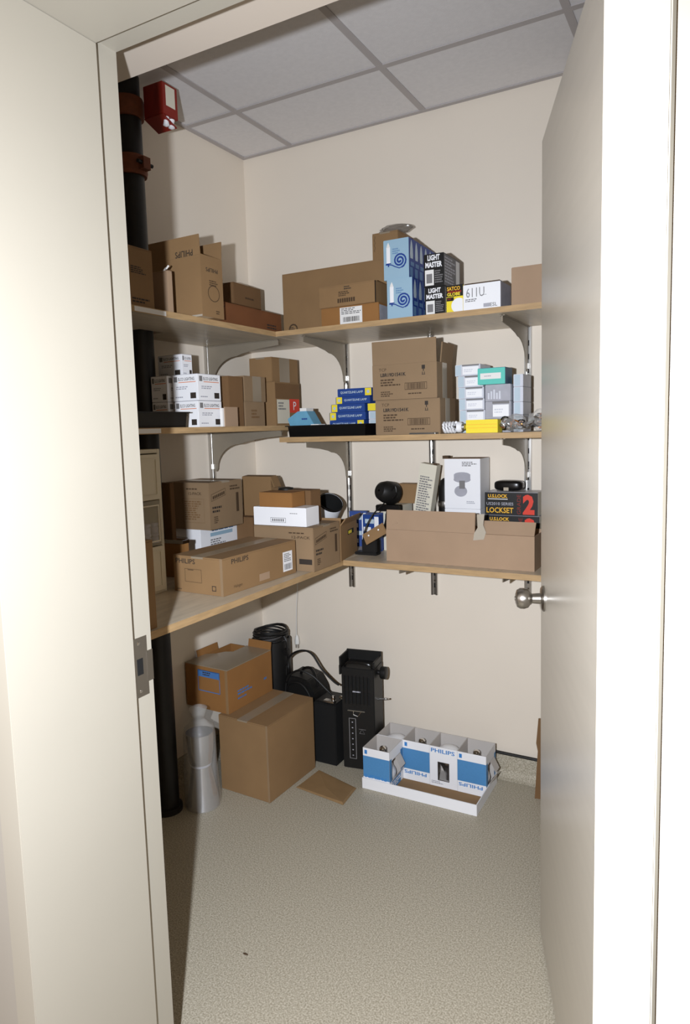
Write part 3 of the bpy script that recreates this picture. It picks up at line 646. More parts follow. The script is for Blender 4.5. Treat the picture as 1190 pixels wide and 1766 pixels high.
quads(t, 'right', [(.25, .68, .85, .80)], 'sky', 'printed_band'); plines(t, 'right', .25, .30, .65, .6, 4, 'ink_grey', 3); plines(t, 'right', .3, .83, .9, .95, 2, 'steel_blue', 5); quads(t, 'front', [(.1, .68, .55, .70), (.25, .3, .55, .32)], 'ink_grey', 'slit')
def pack(n, z, w_, d_, h_, rz, label, low):
    t = carton('carton', label, n, z, w_, d_, h_, rz, m='card_mid', tape='tape')
    u = .80 if low else .68
    plines(t, 'front', u-.2, .84, u+.16, .89, 1, 'ink_brown', 3); put(t, 'front', '12-PACK', u, .77, w_*.30, h_*.06, 'ink_brown')
    if not low: outline(t, 'front', .38, .15, .88, .66, .004, .006, 'card_dark'); plines(t, 'front', .42, .2, .85, .62, 9, 'card_dark', 6); quads(t, 'front', [(.03, .22, .12, .36)], 'card_dark', 'printed_square')
    else: patch(t, 'front', .76, .16, .97, .28, 'ink', 'printed_bar')
    plines(t, 'right', .62, .78, .95, .9, 2, 'ink_brown', 4); plines(t, 'right', .08, .34, .45, .5, 2, 'ink', 7); plines(t, 'right', .12, .12, .28, .28, 4, 'ink_brown', 8)
    o0, U, V, N_, W_, H_ = frame(t, 'right'); b = MB()
    for (a0, b0, a1, b1) in ((.06, .60, .48, .74), ):
        P = [(a0, b0-.0), (a1, b0+.10), (a1, b1+.10), (a0, b1)]
        for i in range(4):
            p, q = P[i], P[(i+1) % 4]; p3 = o0+U*p[0]*W_+V*p[1]*H_+N_*.0007; q3 = o0+U*q[0]*W_+V*q[1]*H_+N_*.0007; s = (V if i % 2 == 0 else U)*.0016
            b.add([p3, q3, q3+s, p3+s], [(0, 1, 2, 3)])
        for i in range(7):
            x = a0+.04+i*.052; yy = b0+.03+.10*(x-a0)/(a1-a0); b.add([o0+U*u_*W_+V*v_*H_+N_*.0007 for u_, v_ in ((x, yy), (x+.04, yy+.01), (x+.04, yy+.075), (x, yy+.065))], [(0, 1, 2, 3)])
    b.build('slanted_stamp', 'ink_brown', t); quads(t, 'right', [(.80, .3, .88, .72)], 'ink_brown', 'printed_lamp')
    return t
pack((-1.70, 2.01), Z+.1204, .212, .205, .182, .2, 'twelve-pack carton stacked on the white printed box by the wall', False)
t = open_carton('carton', 'tall open brown carton in the corner behind the twelve-pack cartons', (-1.62, 2.305), Z, .147, .05, .302, m='card', flaps={'right': (.045, 158), 'front': (.04, -85)})
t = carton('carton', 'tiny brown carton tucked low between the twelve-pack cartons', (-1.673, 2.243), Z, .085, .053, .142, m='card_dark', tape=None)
t = carton('long_carton', 'long taped carton with black lettering on two faces and a white barcode label', (-1.30, 1.582), Z, .201, .381, .1155, -2, m='card', tape='tape')
put(t, 'front', 'PHILIPS', .26, .86, .080, .0155, 'ink'); put(t, 'right', 'PHILIPS', .215, .87, .082, .0155, 'ink')
outline(t, 'front', .24, .30, .58, .66, .006, .01); quads(t, 'front', [(.30, .62, .42, .64)], 'ink_brown', 'small_print'); outline(t, 'front', .78, .12, .86, .26, .012, .02, 'ink', 'handling_symbol'); plines(t, 'front', .06, .06, .2, .1, 1, 'ink_brown', 4)
put(t, 'right', 'Halogen', .18, .18, .040, .012, 'ink_brown', bold=0); patch(t, 'right', .80, .14, .94, .72, 'white'); barcode(t, 'right', .815, .19, .925, .36, 'ink_grey', lift=.0009); plines(t, 'right', .815, .42, .925, .68, 5, 'ink_grey', 4, lift=.0009)
patch(t, 'right', .46, .10, .60, .30, 'card_tan', 'torn_patch'); patch(t, 'front', .95, 0, 1, 1, 'card_mid', 'worn_corner')
pack((-1.23, 1.989), Z, .249, .19, .155, .7, 'twelve-pack carton at the shelf corner carrying the flat white box', True)
t = pbox('flat_box', 'flat white box with a printed stamp on the corner twelve-pack carton', (-1.261, 1.997), Z+.1555, .222, .088, .066, .6, 'white'); outline(t, 'front', .33, .18, .62, .44, .006, .02, 'ink_grey'); quads(t, 'front', [(.36+.04*i, .24, .385+.04*i, .38) for i in range(6)], 'ink_grey', 'stamped_print'); plines(t, 'front', .70, .66, .9, .72, 1, 'ink_grey', 3)
t = carton('carton', 'little orange-brown carton on top of the flat white box', (-1.314, 1.992), Z+.222, .141, .085, .052, -.4, m='card_orange', tape=None)
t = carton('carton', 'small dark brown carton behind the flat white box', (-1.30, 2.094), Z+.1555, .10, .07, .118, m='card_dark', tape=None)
t = thing('lens_cap', 'black round lamp cap behind the little orange-brown carton', 'lamp cap', (-1.432, 2.135, Z+.156)); MB().lathe([(.027, 0), (.030, .004), (.030, .116), (.027, .122), (.012, .125)], 24).build('shell', 'black', t, smooth=True); MB().lathe([(.0305, .09), (.0315, .092), (.0315, .10), (.0305, .102)], 24).build('grip_ring', 'black_gloss', t, smooth=True)
# white lamp can, black inside, leaning
t = thing('lamp_can', 'white cylindrical lamp can with black inside, leaning open side up', 'lamp', (-1.4965, 2.4495, Z+.0365)); ax = Vector((.55, -.35, .76)).to_track_quat('Z', 'Y').to_matrix().to_4x4()
MB().lathe([(.004, .0), (.047, .0), (.050, .004), (.050, .215), (.0485, .215), (.0485, .205)], 32, ax, cap=False).build('can', 'white', t, smooth=True)
MB().lathe([(.0484, .2149), (.0475, .16), (.046, .02), (.004, .018)], 32, ax, cap=False).build('inner_baffle', 'black_matte', t, smooth=True)
MB().lathe([(.0502, .208), (.0515, .208), (.0515, .2165), (.0485, .2165)], 32, ax, cap=False).build('rim', 'black', t, smooth=True)
t = open_carton('carton', 'small open brown carton with a hand slot, where the lowest shelves meet', (-1.236, 2.193), Z, .085, .195, .132, 10, m='card', flaps={'right': (.034, 38), 'front': (.03, -20)}, inner='card_orange')
patch(t, 'right', .42, .66, .78, .80, 'black_matte', 'hand_slot'); patch(t, 'right', .46, .68, .66, .77, 'yellow', 'slot_content', lift=.0005)
# blue lamp packets leaning behind
for k, (x, y, a, lb) in enumerate(((-1.222, 2.432, -4, 'blue and white lamp packet leaning behind the small open carton'), (-1.232, 2.480, 6, 'blue and white lamp packet standing between open carton and black spotlight'), (-1.33, 2.52, 12, 'blue lamp packet lying back by the white lamp can'))):
    t = thing('lamp_packet', lb, 'lamp packet', (x, y, Z+.0004), a); dims(t, .075, .03, .148); MB().box(-.0375, -.015, 0, .0375, .015, .148).build('body', 'blue', t, bevel=.001)
    for i in range(4): patch(t, 'front', .05+.1*(i % 2), .10+.22*i, .5+.2*(i % 2), .22+.22*i, 'palesky' if i % 2 else 'white', 'printed_block')
    patch(t, 'front', .72, .05, .98, .95, 'white', 'printed_stripe')
# black spotlight with cord
t = thing('spotlight', 'black spotlight with round head, stem and cord beside the long open carton', 'lamp', (-1.205, 2.345, Z+.0004))
MB().box(-.05, -.012, 0, .045, .03, .012).box(-.02, -.008, .012, .045, .026, .062).build('base', 'black', t, bevel=.003)
MB().tube(smooth_path([(.03, .01, .055), (.05, .055, .10), (.05, .085, .16)], 6), .006, 8).build('stem', 'black_gloss', t, smooth=True)
hd = Matrix.Translation((.052, .085, .238)) @ Matrix.Rotation(R(-104), 4, 'X') @ Matrix.Rotation(R(16), 4, 'Y')
MB().lathe([(.004, -.05), (.024, -.048), (.036, -.035), (.044, -.008), (.046, .02), (.044, .036), (.038, .036), (.034, .0)], 28, hd, cap=False).build('head', 'black', t, smooth=True)
MB().box(.010, .06, .165, .11, .10, .19).build('yoke', 'black_gloss', t, bevel=.003)
MB().tube(smooth_path([(.055, .05, .20), (.01, .03, .15), (-.01, .0, .09), (-.025, .01, .02)], 8), .003, 6).build('cord', 'black', t, smooth=True)
MB().tube(smooth_path([(.09, .04, .25), (.11, .03, .27), (.115, .03, .24), (.095, .04, .22)], 6), .003, 6).build('cord_loop', 'black', t, smooth=True)
o = MB().box(-.05, -.002, -.022, .05, .002, .022).build('card_tag', 'card', None, bevel=.0006); tag(o, 'brown cardboard tag with two holes leaning on the black spotlight', 'cardboard')
o.matrix_world = Matrix.Translation((-1.147, 2.297, 1.019)) @ Matrix.Rotation(R(-30), 4, 'Y') @ Matrix.Rotation(R(-12), 4, 'X')
for dx in (-.026, .022): MB().lathe([(.0035, 0), (.003, .0005)], 10, Matrix.Translation((dx, -.0021, .006)) @ Matrix.Rotation(R(90), 4, 'X')).build('hole', 'white', o)
t = pbox('framed_box', 'pale box with a grey window panel, under the black spotlight head', (-1.101, 2.458), Z, .086, .095, .186, 0, 'offwhite'); quads(t, 'front', [(.1, .45, .7, .80)], 'ink_grey', 'printed_window'); plines(t, 'front', .2, .87, .9, .94, 1, 'pale_grey', 3)
t = carton('carton', 'little brown carton behind the head of the black spotlight', (-1.055, 2.512), Z+.187, .095, .06, .078, m='card', tape=None)
t = thing('instruction_box', 'tall narrow beige printed box leaning behind the long open carton', 'box', (-1.052, 2.495, Z+.0005)); dims(t, .07, .045, .345)
k = Matrix.Rotation(R(9.5), 4, 'Y')
t.rotation_euler = (0, R(9.5), 0); t.location.z = Z+.008
MB().box(-.035, -.0225, 0, .035, .0225, .343).build('body', 'offwhite', t, bevel=.001); plines(t, 'front', .12, .45, .9, .86, 15, 'ink_grey', 4); MB().box(.02, -.0225, .3435, .034, -.0215, .352).build('torn_flap', 'ink_brown', t)
t = thing('lamp_holder', 'black round lamp holder between the beige box and white picture box', 'lamp holder', (-.963, 2.572, Z+.0004)); MB().lathe([(.028, 0), (.030, .003), (.030, .25), (.022, .275), (.01, .285)], 22).build('shell', 'black', t, smooth=True); MB().lathe([(.0302, .17), (.032, .175), (.032, .19), (.0302, .195)], 22).build('ring', 'metal', t, smooth=True)
t = pbox('plain_box', 'plain white box under the white box with the lamp picture', (-.787, 2.462), Z, .14, .115, .178, 0, 'white')
t = pbox('picture_box', 'white box with a grey picture of an adjustable spotlight', (-.787, 2.462), Z+.1785, .14, .115, .19, 0, 'white', lid='card')
o0, U, V, N_, W_, H_ = frame(t, 'front')
def ell(cu, cv, ru, rv, n=20, a0=0, a1=360): return [o0+U*((cu+ru*math.cos(R(a0+(a1-a0)*i/n)))*W_)+V*((cv+rv*math.sin(R(a0+(a1-a0)*i/n)))*H_)+N_*.0008 for i in range(n)]
b = MB(); P = ell(.5, .58, .24, .06, 20); b.add(P, [tuple(range(20))]); P = ell(.5, .68, .22, .05, 20); b.add(P, [tuple(range(20))]); b.build('printed_lamp_top', 'pale_grey', t)
quads(t, 'front', [(.27, .58, .73, .69)], 'pale_grey', 'printed_lamp_body', lift=.00082); quads(t, 'front', [(.42, .40, .58, .56)], 'ink_grey', 'printed_lamp_joint', lift=.0009)
b = MB(); P = ell(.46, .35, .18, .11, 20); b.add(P, [tuple(range(20))]); b.build('printed_lamp_head', 'pale_grey', t); plines(t, 'front', .5, .84, .92, .94, 3, 'ink_grey', 4); plines(t, 'front', .62, .10, .86, .16, 2, 'pale_grey', 5)
MB().box(-.078, -.055, .1885, -.055, -.03, .2).build('lid_tab', 'ink_brown', t)
def lock(z, h, label, dx=0):
    t = pbox('lockset_box', label, (-.575+dx, 2.462), z, .195, .105, h, 0, 'black', lid='pale_grey')
    put(t, 'front', 'U.S.LOCK', .25, .83, .072, h*.15, 'amber', bold=.03); quads(t, 'front', [(.06, .68, .44, .715)], 'paper', 'printed_rule')
    put(t, 'front', 'US2010 SERIES', .29, .49, .100, h*.13, 'pale_grey', bold=.01); put(t, 'front', 'LOCKSET', .29, .21, .100, h*.24, 'amber', bold=.015)
    put(t, 'front', 'GRADE', .65, .48, h*.85, .014, 'red', rot=90, bold=0); put(t, 'front', '2', .83, .48, .042, h*.86, 'red_bright', bold=.05)
    patch(t, 'right', .0, .0, 1, 1, 'offwhite', 'side_print'); return t
lock(Z, .076, 'black lockset box at the bottom of its stack, inside shadow of the carton', .004); lock(Z+.0764, .0835, 'black lockset box half hidden by the long open carton', .006); lock(Z+.1604, .0845, 'black lockset box with red numeral, topmost of its stack')
t = thing('escutcheon_pack', 'black rounded plastic pack lying on the topmost lockset box', 'plastic pack', (-.690, 2.505, Z+.2454))
bm = bmesh.new(); bmesh.ops.create_icosphere(bm, subdivisions=4, radius=1)
for v in bm.verts: v.co = Vector([math.copysign(abs(q)**.55, q)*k_ for q, k_ in zip(v.co, (.053, .031, .0195))])+Vector((0, 0, .0215))
me = bpy.data.meshes.new('pack'); bm.to_mesh(me); bm.free(); me.polygons.foreach_set('use_smooth', [True]*len(me.polygons)); obj('pack', me, 'black_gloss', t)
MB().box(-.058, -.035, 0, .058, .035, .0012).build('film', 'cling', t); MB().box(-.012, -.034, .004, .006, -.0302, .016).build('tape', 'tape_clear', t)
t = open_carton('long_carton', 'long open carton with split front flap and torn tape, before the lockset boxes', (-.540, 2.264), Z, .544, .182, .118, -.2, m='card_tan', flaps={'front1': (.072, -6, 0.0, .625), 'front2': (.05, -32, .64, 1.0), 'left': (.05, -60)})
plines(t, 'front', .45, 1.12, .53, 1.24, 2, 'ink_brown', 4, lift=-.003)
o = MB().add([(.062, -.0925, .095), (.100, -.0925, .10), (.108, -.0925, .125), (.098, -.0915, .15), (.102, -.089, .188), (.075, -.089, .186), (.078, -.0915, .14), (.066, -.0925, .12), (.062, -.0935, .095), (.100, -.0935, .10), (.108, -.0935, .125), (.098, -.0925, .15), (.102, -.090, .188), (.075, -.090, .186), (.078, -.0925, .14), (.066, -.0935, .12)],
             [tuple(range(8)), tuple(range(8, 16))[::-1]]+[(i, (i+1) % 8, 8+(i+1) % 8, 8+i) for i in range(8)]).build('torn_tape', 'tape_clear', t)

# ------------------------------------------------------------------ floor
t = carton('carton', 'largest plain brown carton standing on the floor', (-1.482, 2.021), 0, .242, .315, .307, -2, m='card', seam='y', tape='tape')
patch(t, 'front', .965, 0, 1, 1, 'card_mid', 'worn_corner', th=.0003)
t = open_carton('carton', 'orange-brown carton with blue print and torn-open top, on the largest carton', (-1.682, 2.045), .3075, .222, .285, .176, -2, m='card_orange', inner='card_dark', flaps={'left': (.03, 10, .3, .75), 'back': (.035, 12, .0, .55)})
outline(t, 'front', .30, .42, .82, .92, .012, .02, 'boxblue_ink'); quads(t, 'front', [(.30, .76, .82, .92)], 'boxblue_ink', 'printed_band'); plines(t, 'front', .42, .79, .68, .89, 2, 'ink', 3, lift=.0009)
plines(t, 'right', .2, .32, .55, .46, 2, 'boxblue_ink', 4); plines(t, 'right', .2, .22, .42, .28, 1, 'boxblue_ink', 6); plines(t, 'right', .80, .34, .90, .44, 1, 'boxblue_ink', 7)
patch(t, 'front', .94, 0, 1, 1, 'card', 'worn_corner', th=.0003); 
MB().box(-.02, -.1425, .1763, .1105, .1425, .1793).build('dusty_top_flap', 'tape', t); MB().add([(-.1105, -.1425, .1763), (-.0205, -.1425, .1763), (-.0205, .05, .1763), (-.05, .035, .1763), (-.07, .0, .1763), (-.1105, -.03, .1763), (-.1105, -.1425, .1793), (-.0205, -.1425, .1793), (-.0205, .05, .1793), (-.05, .035, .1793), (-.07, .0, .1793), (-.1105, -.03, .1793)], [(5, 4, 3, 2, 1, 0), (6, 7, 8, 9, 10, 11)]+[(i, (i+1) % 6, 6+(i+1) % 6, 6+i) for i in range(6)]).build('torn_top_flap', 'tape', t)
# reflectors in a bag
t = thing('bagged_reflector', 'shiny metal lamp reflectors in a clear plastic bag on the floor', 'lamp reflector', (-1.712, 1.902, .001))
MB().lathe([(.060, 0), (.064, .002), (.060, .03), (.047, .10), (.038, .15), (.037, .165), (.035, .165), (.036, .15), (.045, .10), (.058, .03)], 40, cap=False).build('cone_reflector', 'reflector', t, smooth=True)
MB().lathe([(.037, .166), (.042, .172), (.050, .23), (.053, .29), (.051, .29), (.048, .23), (.040, .173)], 40, cap=False).build('upper_reflector', 'reflector', t, smooth=True)
MB().lathe([(.0375, .160), (.040, .162), (.040, .172), (.0375, .174)], 32).build('band', 'pale_grey', t, smooth=True)
from mathutils import noise
prof = [(.066, .001), (.067, .04), (.063, .12), (.062, .20), (.061, .28), (.055, .31), (.032, .33), (.020, .345), (.028, .365), (.034, .385), (.012, .395)]
vs = []; fs = []; n = 36
for i, (r_, z_) in enumerate(prof):
    for k in range(n):
        a = 2*math.pi*k/n; q = r_*(1+.07*noise.noise(Vector((math.cos(a)*3, math.sin(a)*3, z_*22)))+.05*noise.noise(Vector((math.cos(a)*9, math.sin(a)*9, z_*40)))); vs.append((q*math.cos(a), q*math.sin(a), z_))
for i in range(len(prof)-1):
    for k in range(n): fs.append((i*n+k, i*n+(k+1) % n, (i+1)*n+(k+1) % n, (i+1)*n+k))
MB().add(vs, fs).build('plastic_bag', 'cling', t, smooth=True)
# black stage lamp with cord coiled on top
t = thing('stage_lamp', 'black cylindrical lamp with cord coiled on top, behind the stacked floor cartons', 'lamp', (-1.768, 2.468, .001))
MB().lathe([(.084, 0), (.088, .004), (.088, .485), (.082, .487), (.082, .47), (.004, .468)], 36).build('housing', 'black', t, smooth=True)
MB().lathe([(.078, .469), (.078, .474), (.004, .476)], 30).build('pale_lens', 'pale_grey', t, smooth=True)
for k in range(6):
    rr = .074+.004*math.sin(k*2); MB().tube([(rr*math.cos(R(a)), rr*math.sin(R(a)), .492+.007*k+.006*math.sin(R(a*2+60*k))) for a in range(0, 361, 20)], .0045, 6).build('cord_coil', 'black', t, smooth=True)
MB().tube(smooth_path([(.085, -.02, .51), (.100, -.02, .48), (.102, -.018, .40), (.100, -.015, .28), (.102, -.01, .12)], 6), .005, 6).build('hanging_cord', 'black_gloss', t, smooth=True)
MB().box(.092, -.045, .43, .116, -.025, .46).build('plug', 'black', t, bevel=.002)
# black rounded case
t = thing('black_case', 'black case with domed top between the stage lamp and the projector', 'case', (-1.582, 2.485, .001))
dome = [(-.075, 0), (.075, 0), (.075, .22), (.062, .285), (.03, .335), (-.01, .345), (-.075, .345)]
MB().prism(dome, -.065, .065, 'y').build('shell', 'black', t, bevel=.004); MB().box(-.07, -.067, .2, .07, -.0652, .206).build('seam', 'black_gloss', t)
MB().tube(smooth_path([(-.03, -.02, .345), (-.01, -.02, .372), (.03, -.02, .372), (.06, -.02, .30)], 6), .006, 8).build('handle', 'black_gloss', t, smooth=True)
t = thing('transformer_box', 'low black metal box against the vented projector', 'power unit', (-1.447, 2.452, .001)); dims(t, .108, .14, .264)
MB().box(-.054, -.07, 0, .054, .07, .264).build('body', 'black_matte', t, bevel=.003); MB().box(-.05, -.055, .264, .05, .055, .268).build('top_plate', 'black', t, bevel=.001)
MB().lathe([(.008, .268), (.008, .29), (.005, .294)], 12, Matrix.Translation((.028, -.04, 0))).build('connector', 'chrome', t, smooth=True); MB().box(-.01, -.06, .268, .04, -.035, .276).build('clamp', 'metal', t, bevel=.001)
# projector
t = thing('slide_projector', 'tall black vented projector standing upright on the floor', 'projector', (-1.304, 2.462, .001), 9); W, D, H = .142, .12, .435; dims(t, W, D, H)
MB().box(-W/2, -D/2, 0, W/2, D/2, H).build('housing', 'black', t, bevel=.003)
b = MB()
for r_ in range(2):
    for k in range(7): b.box(-.055+k*.0165, -D/2-.0012, .285+r_*.062, -.047+k*.0165, -D/2-.0002, .335+r_*.062)
b.build('vent_slots', 'black_matte', t)
b = MB()
for k in range(7): b.box(-.0575+k*.0165, -D/2-.003, .28, -.0555+k*.0165, -D/2-.0002, .402)
b.build('vent_ribs', 'black_gloss', t)
MB().box(-W/2-.012, -.05, .435, -W/2-.004, .05, .475).box(-W/2-.012, .045, .435, W/2, .053, .478).box(W/2-.008, -.05, .435, W/2, .05, .462).box(-W/2-.012, -.055, .40, -W/2-.004, .053, .44).build('top_frame', 'black', t, bevel=.001)
MB().tube(smooth_path([(-.06, -.045, .437), (-.045, -.05, .452), (.0, -.05, .456), (.045, -.05, .452), (.06, -.045, .437)], 5), .005, 8).build('carry_handle', 'black_gloss', t, smooth=True)
MB().lathe([(.010, 0), (.010, .012), (.024, .012), (.026, .016), (.026, .034), (.022, .037)], 20, Matrix.Translation((W/2, .0, .405)) @ Matrix.Rotation(R(90), 4, 'Y')).build('focus_knob', 'black', t, smooth=True)
MB().tube(smooth_path([(W/2, -.012, .292), (W/2+.035, -.012, .298), (W/2+.042, 0, .295), (W/2+.035, .012, .29), (W/2, .012, .286)], 5), .0032, 6).build('lever', 'metal', t, smooth=True)
quads(t, 'front', [(.2, .10, .42, .505)], 'ink_grey', 'scale_strip', lift=.0006); quads(t, 'front', [(.222, .106, .398, .499)], 'black', 'scale_face', lift=.0009); quads(t, 'front', [(.29, .13+.055*k, .33, .14+.055*k) for k in range(7)], 'pale_grey', 'scale_marks', lift=.0012)
MB().box(-.045, -D/2-.006, .252, .03, -D/2-.0002, .256).build('latch_bar', 'metal', t); MB().tube([(-.02, -D/2-.004, .252), (-.02, -D/2-.006, .238), (0, -D/2-.006, .232), (.014, -D/2-.004, .252)], .0022, 6).build('latch_ring', 'metal', t)
MB().box(-.022, -D/2-.003, .333, .012, -D/2-.0002, .338).build('name_plate', 'pale_grey', t); MB().lathe([(.003, 0), (.002, .001)], 8, Matrix.Translation((-.004, -D/2, .36)) @ Matrix.Rotation(R(90), 4, 'X')).build('screw', 'chrome', t)
outline(t, 'front', .5, .40, .72, .405, .01, .004, 'ink_grey', 'warning_mark'); ribbon(t, 'front', [(.52, .36), (.60, .405), (.68, .36), (.52, .36)], .0015, 'ink_grey', 'warning_triangle')
MB().box(-W/2-.006, -.04, 0.0, -W/2, .04, .3).build('side_panel', 'black_gloss', t, bevel=.001)
MB().lathe([(.008, 0), (.008, .014)], 12, Matrix.Translation((-W/2-.006, -.03, .29)) @ Matrix.Rotation(R(-90), 4, 'Y')).build('side_screw', 'chrome', t)
def cable(label, pts, r_=.0045, m='black', name='power_cable'): return tag(MB().tube(smooth_path(pts, 8), r_, 8).build(name, m, smooth=True), label, 'cable')
cable('black cable arching high from the stage lamp to the projector', [(-1.672, 2.44, .34), (-1.665, 2.44, .40), (-1.635, 2.44, .44), (-1.582, 2.44, .462), (-1.535, 2.44, .452), (-1.487, 2.44, .392), (-1.432, 2.44, .348), (-1.405, 2.44, .335)])
cable('black cable making the lower arch over the domed black case', [(-1.655, 2.40, .26), (-1.645, 2.405, .335), (-1.61, 2.41, .372), (-1.57, 2.41, .382), (-1.52, 2.42, .362), (-1.465, 2.43, .312), (-1.44, 2.44, .284)])
cable('black cable looping down the front of the domed black case', [(-1.665, 2.414, .25), (-1.64, 2.41, .31), (-1.59, 2.41, .325), (-1.55, 2.41, .30), (-1.525, 2.41, .24), (-1.515, 2.41, .10)])
# flat paper bag
o = MB().add([(-1.456, 2.161, .002), (-1.224, 2.131, .002), (-1.236, 2.262, .002), (-1.44, 2.314, .002), (-1.45, 2.165, .006), (-1.23, 2.137, .010), (-1.245, 2.255, .004), (-1.435, 2.305, .012), (-1.34, 2.20, .011)],
             [(3, 2, 1, 0), (0, 1, 5, 4), (1, 2, 6, 5), (2, 3, 7, 6), (3, 0, 4, 7), (4, 5, 8), (5, 6, 8), (6, 7, 8), (7, 4, 8)]).build('paper_bag', 'paperbag')
tag(o, 'flat brown paper bag lying on the floor between carton and bulb tray', 'paper bag')
# bulb tray with dividers
TX0, TX1, TY0, TY1 = -1.219, -.752, 2.279, 2.543
t = thing('display_tray', 'shallow white cardboard tray on the floor holding boxed bulbs', 'tray', ((TX0+TX1)/2, (TY0+TY1)/2, .0006), .5); a, c = (TX1-TX0)/2, (TY1-TY0)/2; k = .003; dims(t, 2*a, 2*c, .043)
MB().box(-a, -c, 0, a, -c+k, .043).box(-a, c-k, 0, a, c, .043).box(-a, -c+k, 0, -a+k, c-k, .043).box(a-k, -c+k, 0, a, c-k, .043).build('side_walls', 'white', t)
MB().box(-a+k, -c+k, 0, a-k, c-k, k).build('tray_floor', 'card', t)
cw = (2*a-.008)/4
def bulb_box(i, front, face_up, style, label):
    y0 = TY0+.004 if front else TY0+.133; x0 = TX0+.004+i*cw; w_, d_, h_ = cw-.001, .125, .163
    t = thing('bulb_box', label, 'box', (x0+cw/2, y0+d_/2, .0042), .5); dims(t, w_, d_, h_); k = .0012
    b = MB(); b.box(-w_/2, -d_/2, 0, w_/2, -d_/2+k, h_) if style != 'window' else b.box(-w_/2, -d_/2, 0, -w_/2+w_*.3, -d_/2+k, h_).box(w_/2-w_*.3, -d_/2, 0, w_/2, -d_/2+k, h_).box(-w_*.2, -d_/2, 0, w_*.2, -d_/2+k, h_*.17).box(-w_*.2, -d_/2, h_*.62, w_*.2, -d_/2+k, h_)
    b.box(-w_/2, d_/2-k, 0, w_/2, d_/2, h_); b.box(-w_/2, -d_/2+k, 0, -w_/2+k, d_/2-k, h_); b.box(-w_/2+k, -d_/2+k, 0, w_/2-k, d_/2-k, k)
    if style == 'cut': b.box(w_/2-k, -d_/2+k, 0, w_/2, d_/2-k, h_*.22).box(w_/2-k, -d_/2+k, h_*.74, w_/2, d_/2-k, h_).box(w_/2-k, -d_/2+k, h_*.22, w_/2, -d_/2+k+.02, h_*.74).box(w_/2-k, d_/2-k-.02, h_*.22, w_/2, d_/2-k, h_*.74)
    else: b.box(w_/2-k, -d_/2+k, 0, w_/2, d_/2-k, h_)
    b.build('box_walls', 'grey_board', t)
    quads(t, 'front', [(0, 0, 1, 1)] if style != 'window' else [(0, 0, .3, 1), (.7, 0, 1, 1), (.3, 0, .7, .17), (.3, .62, .7, 1)], 'white', 'white_print', lift=.0002)
    quads(t, 'right', [(0, 0, 1, 1)] if style != 'cut' else [(0, 0, 1, .22), (0, .74, 1, 1), (0, .22, .16, .74), (.84, .22, 1, .74)], 'white', 'white_print', lift=.0002)
    if style == 'window':
        put(t, 'front', 'PHILIPS', .48, .90, w_*.86, h_*.10, 'pblue_ink', bold=.02); plines(t, 'front', .06, .06, .5, .14, 2, 'pale_grey', 4); outline(t, 'front', .29, .16, .71, .63, .02, .015, 'ink', 'window_edge')
    else:
        lo = .28 if not front else .30
        quads(t, 'front', [(0, lo, 1, .80)] if not front else [(0, .27, 1, .80)], 'pblue', 'blue_band', lift=.0004); quads(t, 'front', [(.06, .85, .16, .95)], 'pblue_ink', 'printed_emblem')
        put(t, 'front', 'PHILIPS', .46, .20 if not front else .30, w_*.84, h_*.085, 'pblue_ink', flip=True, bold=.02)
    if style == 'cut':
        quads(t, 'right', [(0, .24, .16, .80), (.84, .24, 1, .80), (.16, .0, .84, .22)], 'pblue', 'blue_band', lift=.0004); plines(t, 'right', .1, .04, .9, .2, 3, 'white', 5, lift=.0007)
        f = MB().box(0, -.028, 0, .0012, .028, .052).build('cut_flap', 'grey_board', t); f.matrix_local = Matrix.Translation((w_/2-.001, -.012, .038)) @ Matrix.Rotation(R(34), 4, 'Y') @ Matrix.Rotation(R(8), 4, 'X')
        f = MB().box(0, -.024, 0, .0012, .024, -.046).build('cut_flap', 'grey_board', t); f.matrix_local = Matrix.Translation((w_/2-.001, .018, .118)) @ Matrix.Rotation(R(-28), 4, 'Y')
    # the bulb stands inside its box
    bl = thing('reflector_bulb', ('frosted reflector bulb face up inside the ' if face_up else 'reflector bulb with screw base up inside the ')+label.split(' with ')[0].replace('boxed bulb carton', 'bulb carton')+(' at the tray corner' if front else ' number row %s' % ('one', 'two', 'three', 'four')[i]), 'light bulb', (x0+cw/2, y0+d_/2, .0058))
    pf = [(.010, 0), (.0135, .004), (.0135, .028), (.018, .034), (.030, .06), (.050, .095), (.052, .105)] 
    if face_up:
        MB().lathe(pf, 26).build('bulb_body', 'reflector', bl, smooth=True); MB().lathe([(.052, .105), (.048, .122), (.036, .134), (.018, .141), (.002, .143)], 26).build('glass_face', 'bulbglass', bl, smooth=True)
    else:
        fl_ = [(r_, .15-z_) for r_, z_ in pf][::-1]; MB().lathe([(.002, .0), (.036, .006), (.048, .022)]+fl_[:-3], 26).build('bulb_body', 'bulbglass', bl, smooth=True); MB().lathe([(.0132, .121), (.0142, .124), (.0132, .127), (.0142, .130), (.0132, .133), (.0142, .136), (.0132, .139), (.0142, .142), (.010, .148), (.004, .151)], 18).build('screw_base', 'chrome', bl, smooth=True)
    return t, bl
spec = [(0, True, False, 'cut', 'blue and white bulb box with cut-out side, alone in the front row', 'reflector bulb with screw base up in the front row bulb box'),
        (0, False, True, 'plain', 'bulb box in the back row right behind the lone front box', 'frosted bulb face up behind the lone front row box'),
        (1, False, False, 'plain', 'blue bulb box with upside-down lettering between the plain and windowed ones', 'reflector bulb with screw base up, second along the back row'),
        (2, False, True, 'window', 'white bulb box with upright lettering and a cut window', 'frosted bulb face up in the white windowed bulb box'),
        (3, False, False, 'cut', 'blue bulb box with opened side at the end of the back row', 'reflector bulb with screw base up at the end of the back row')]
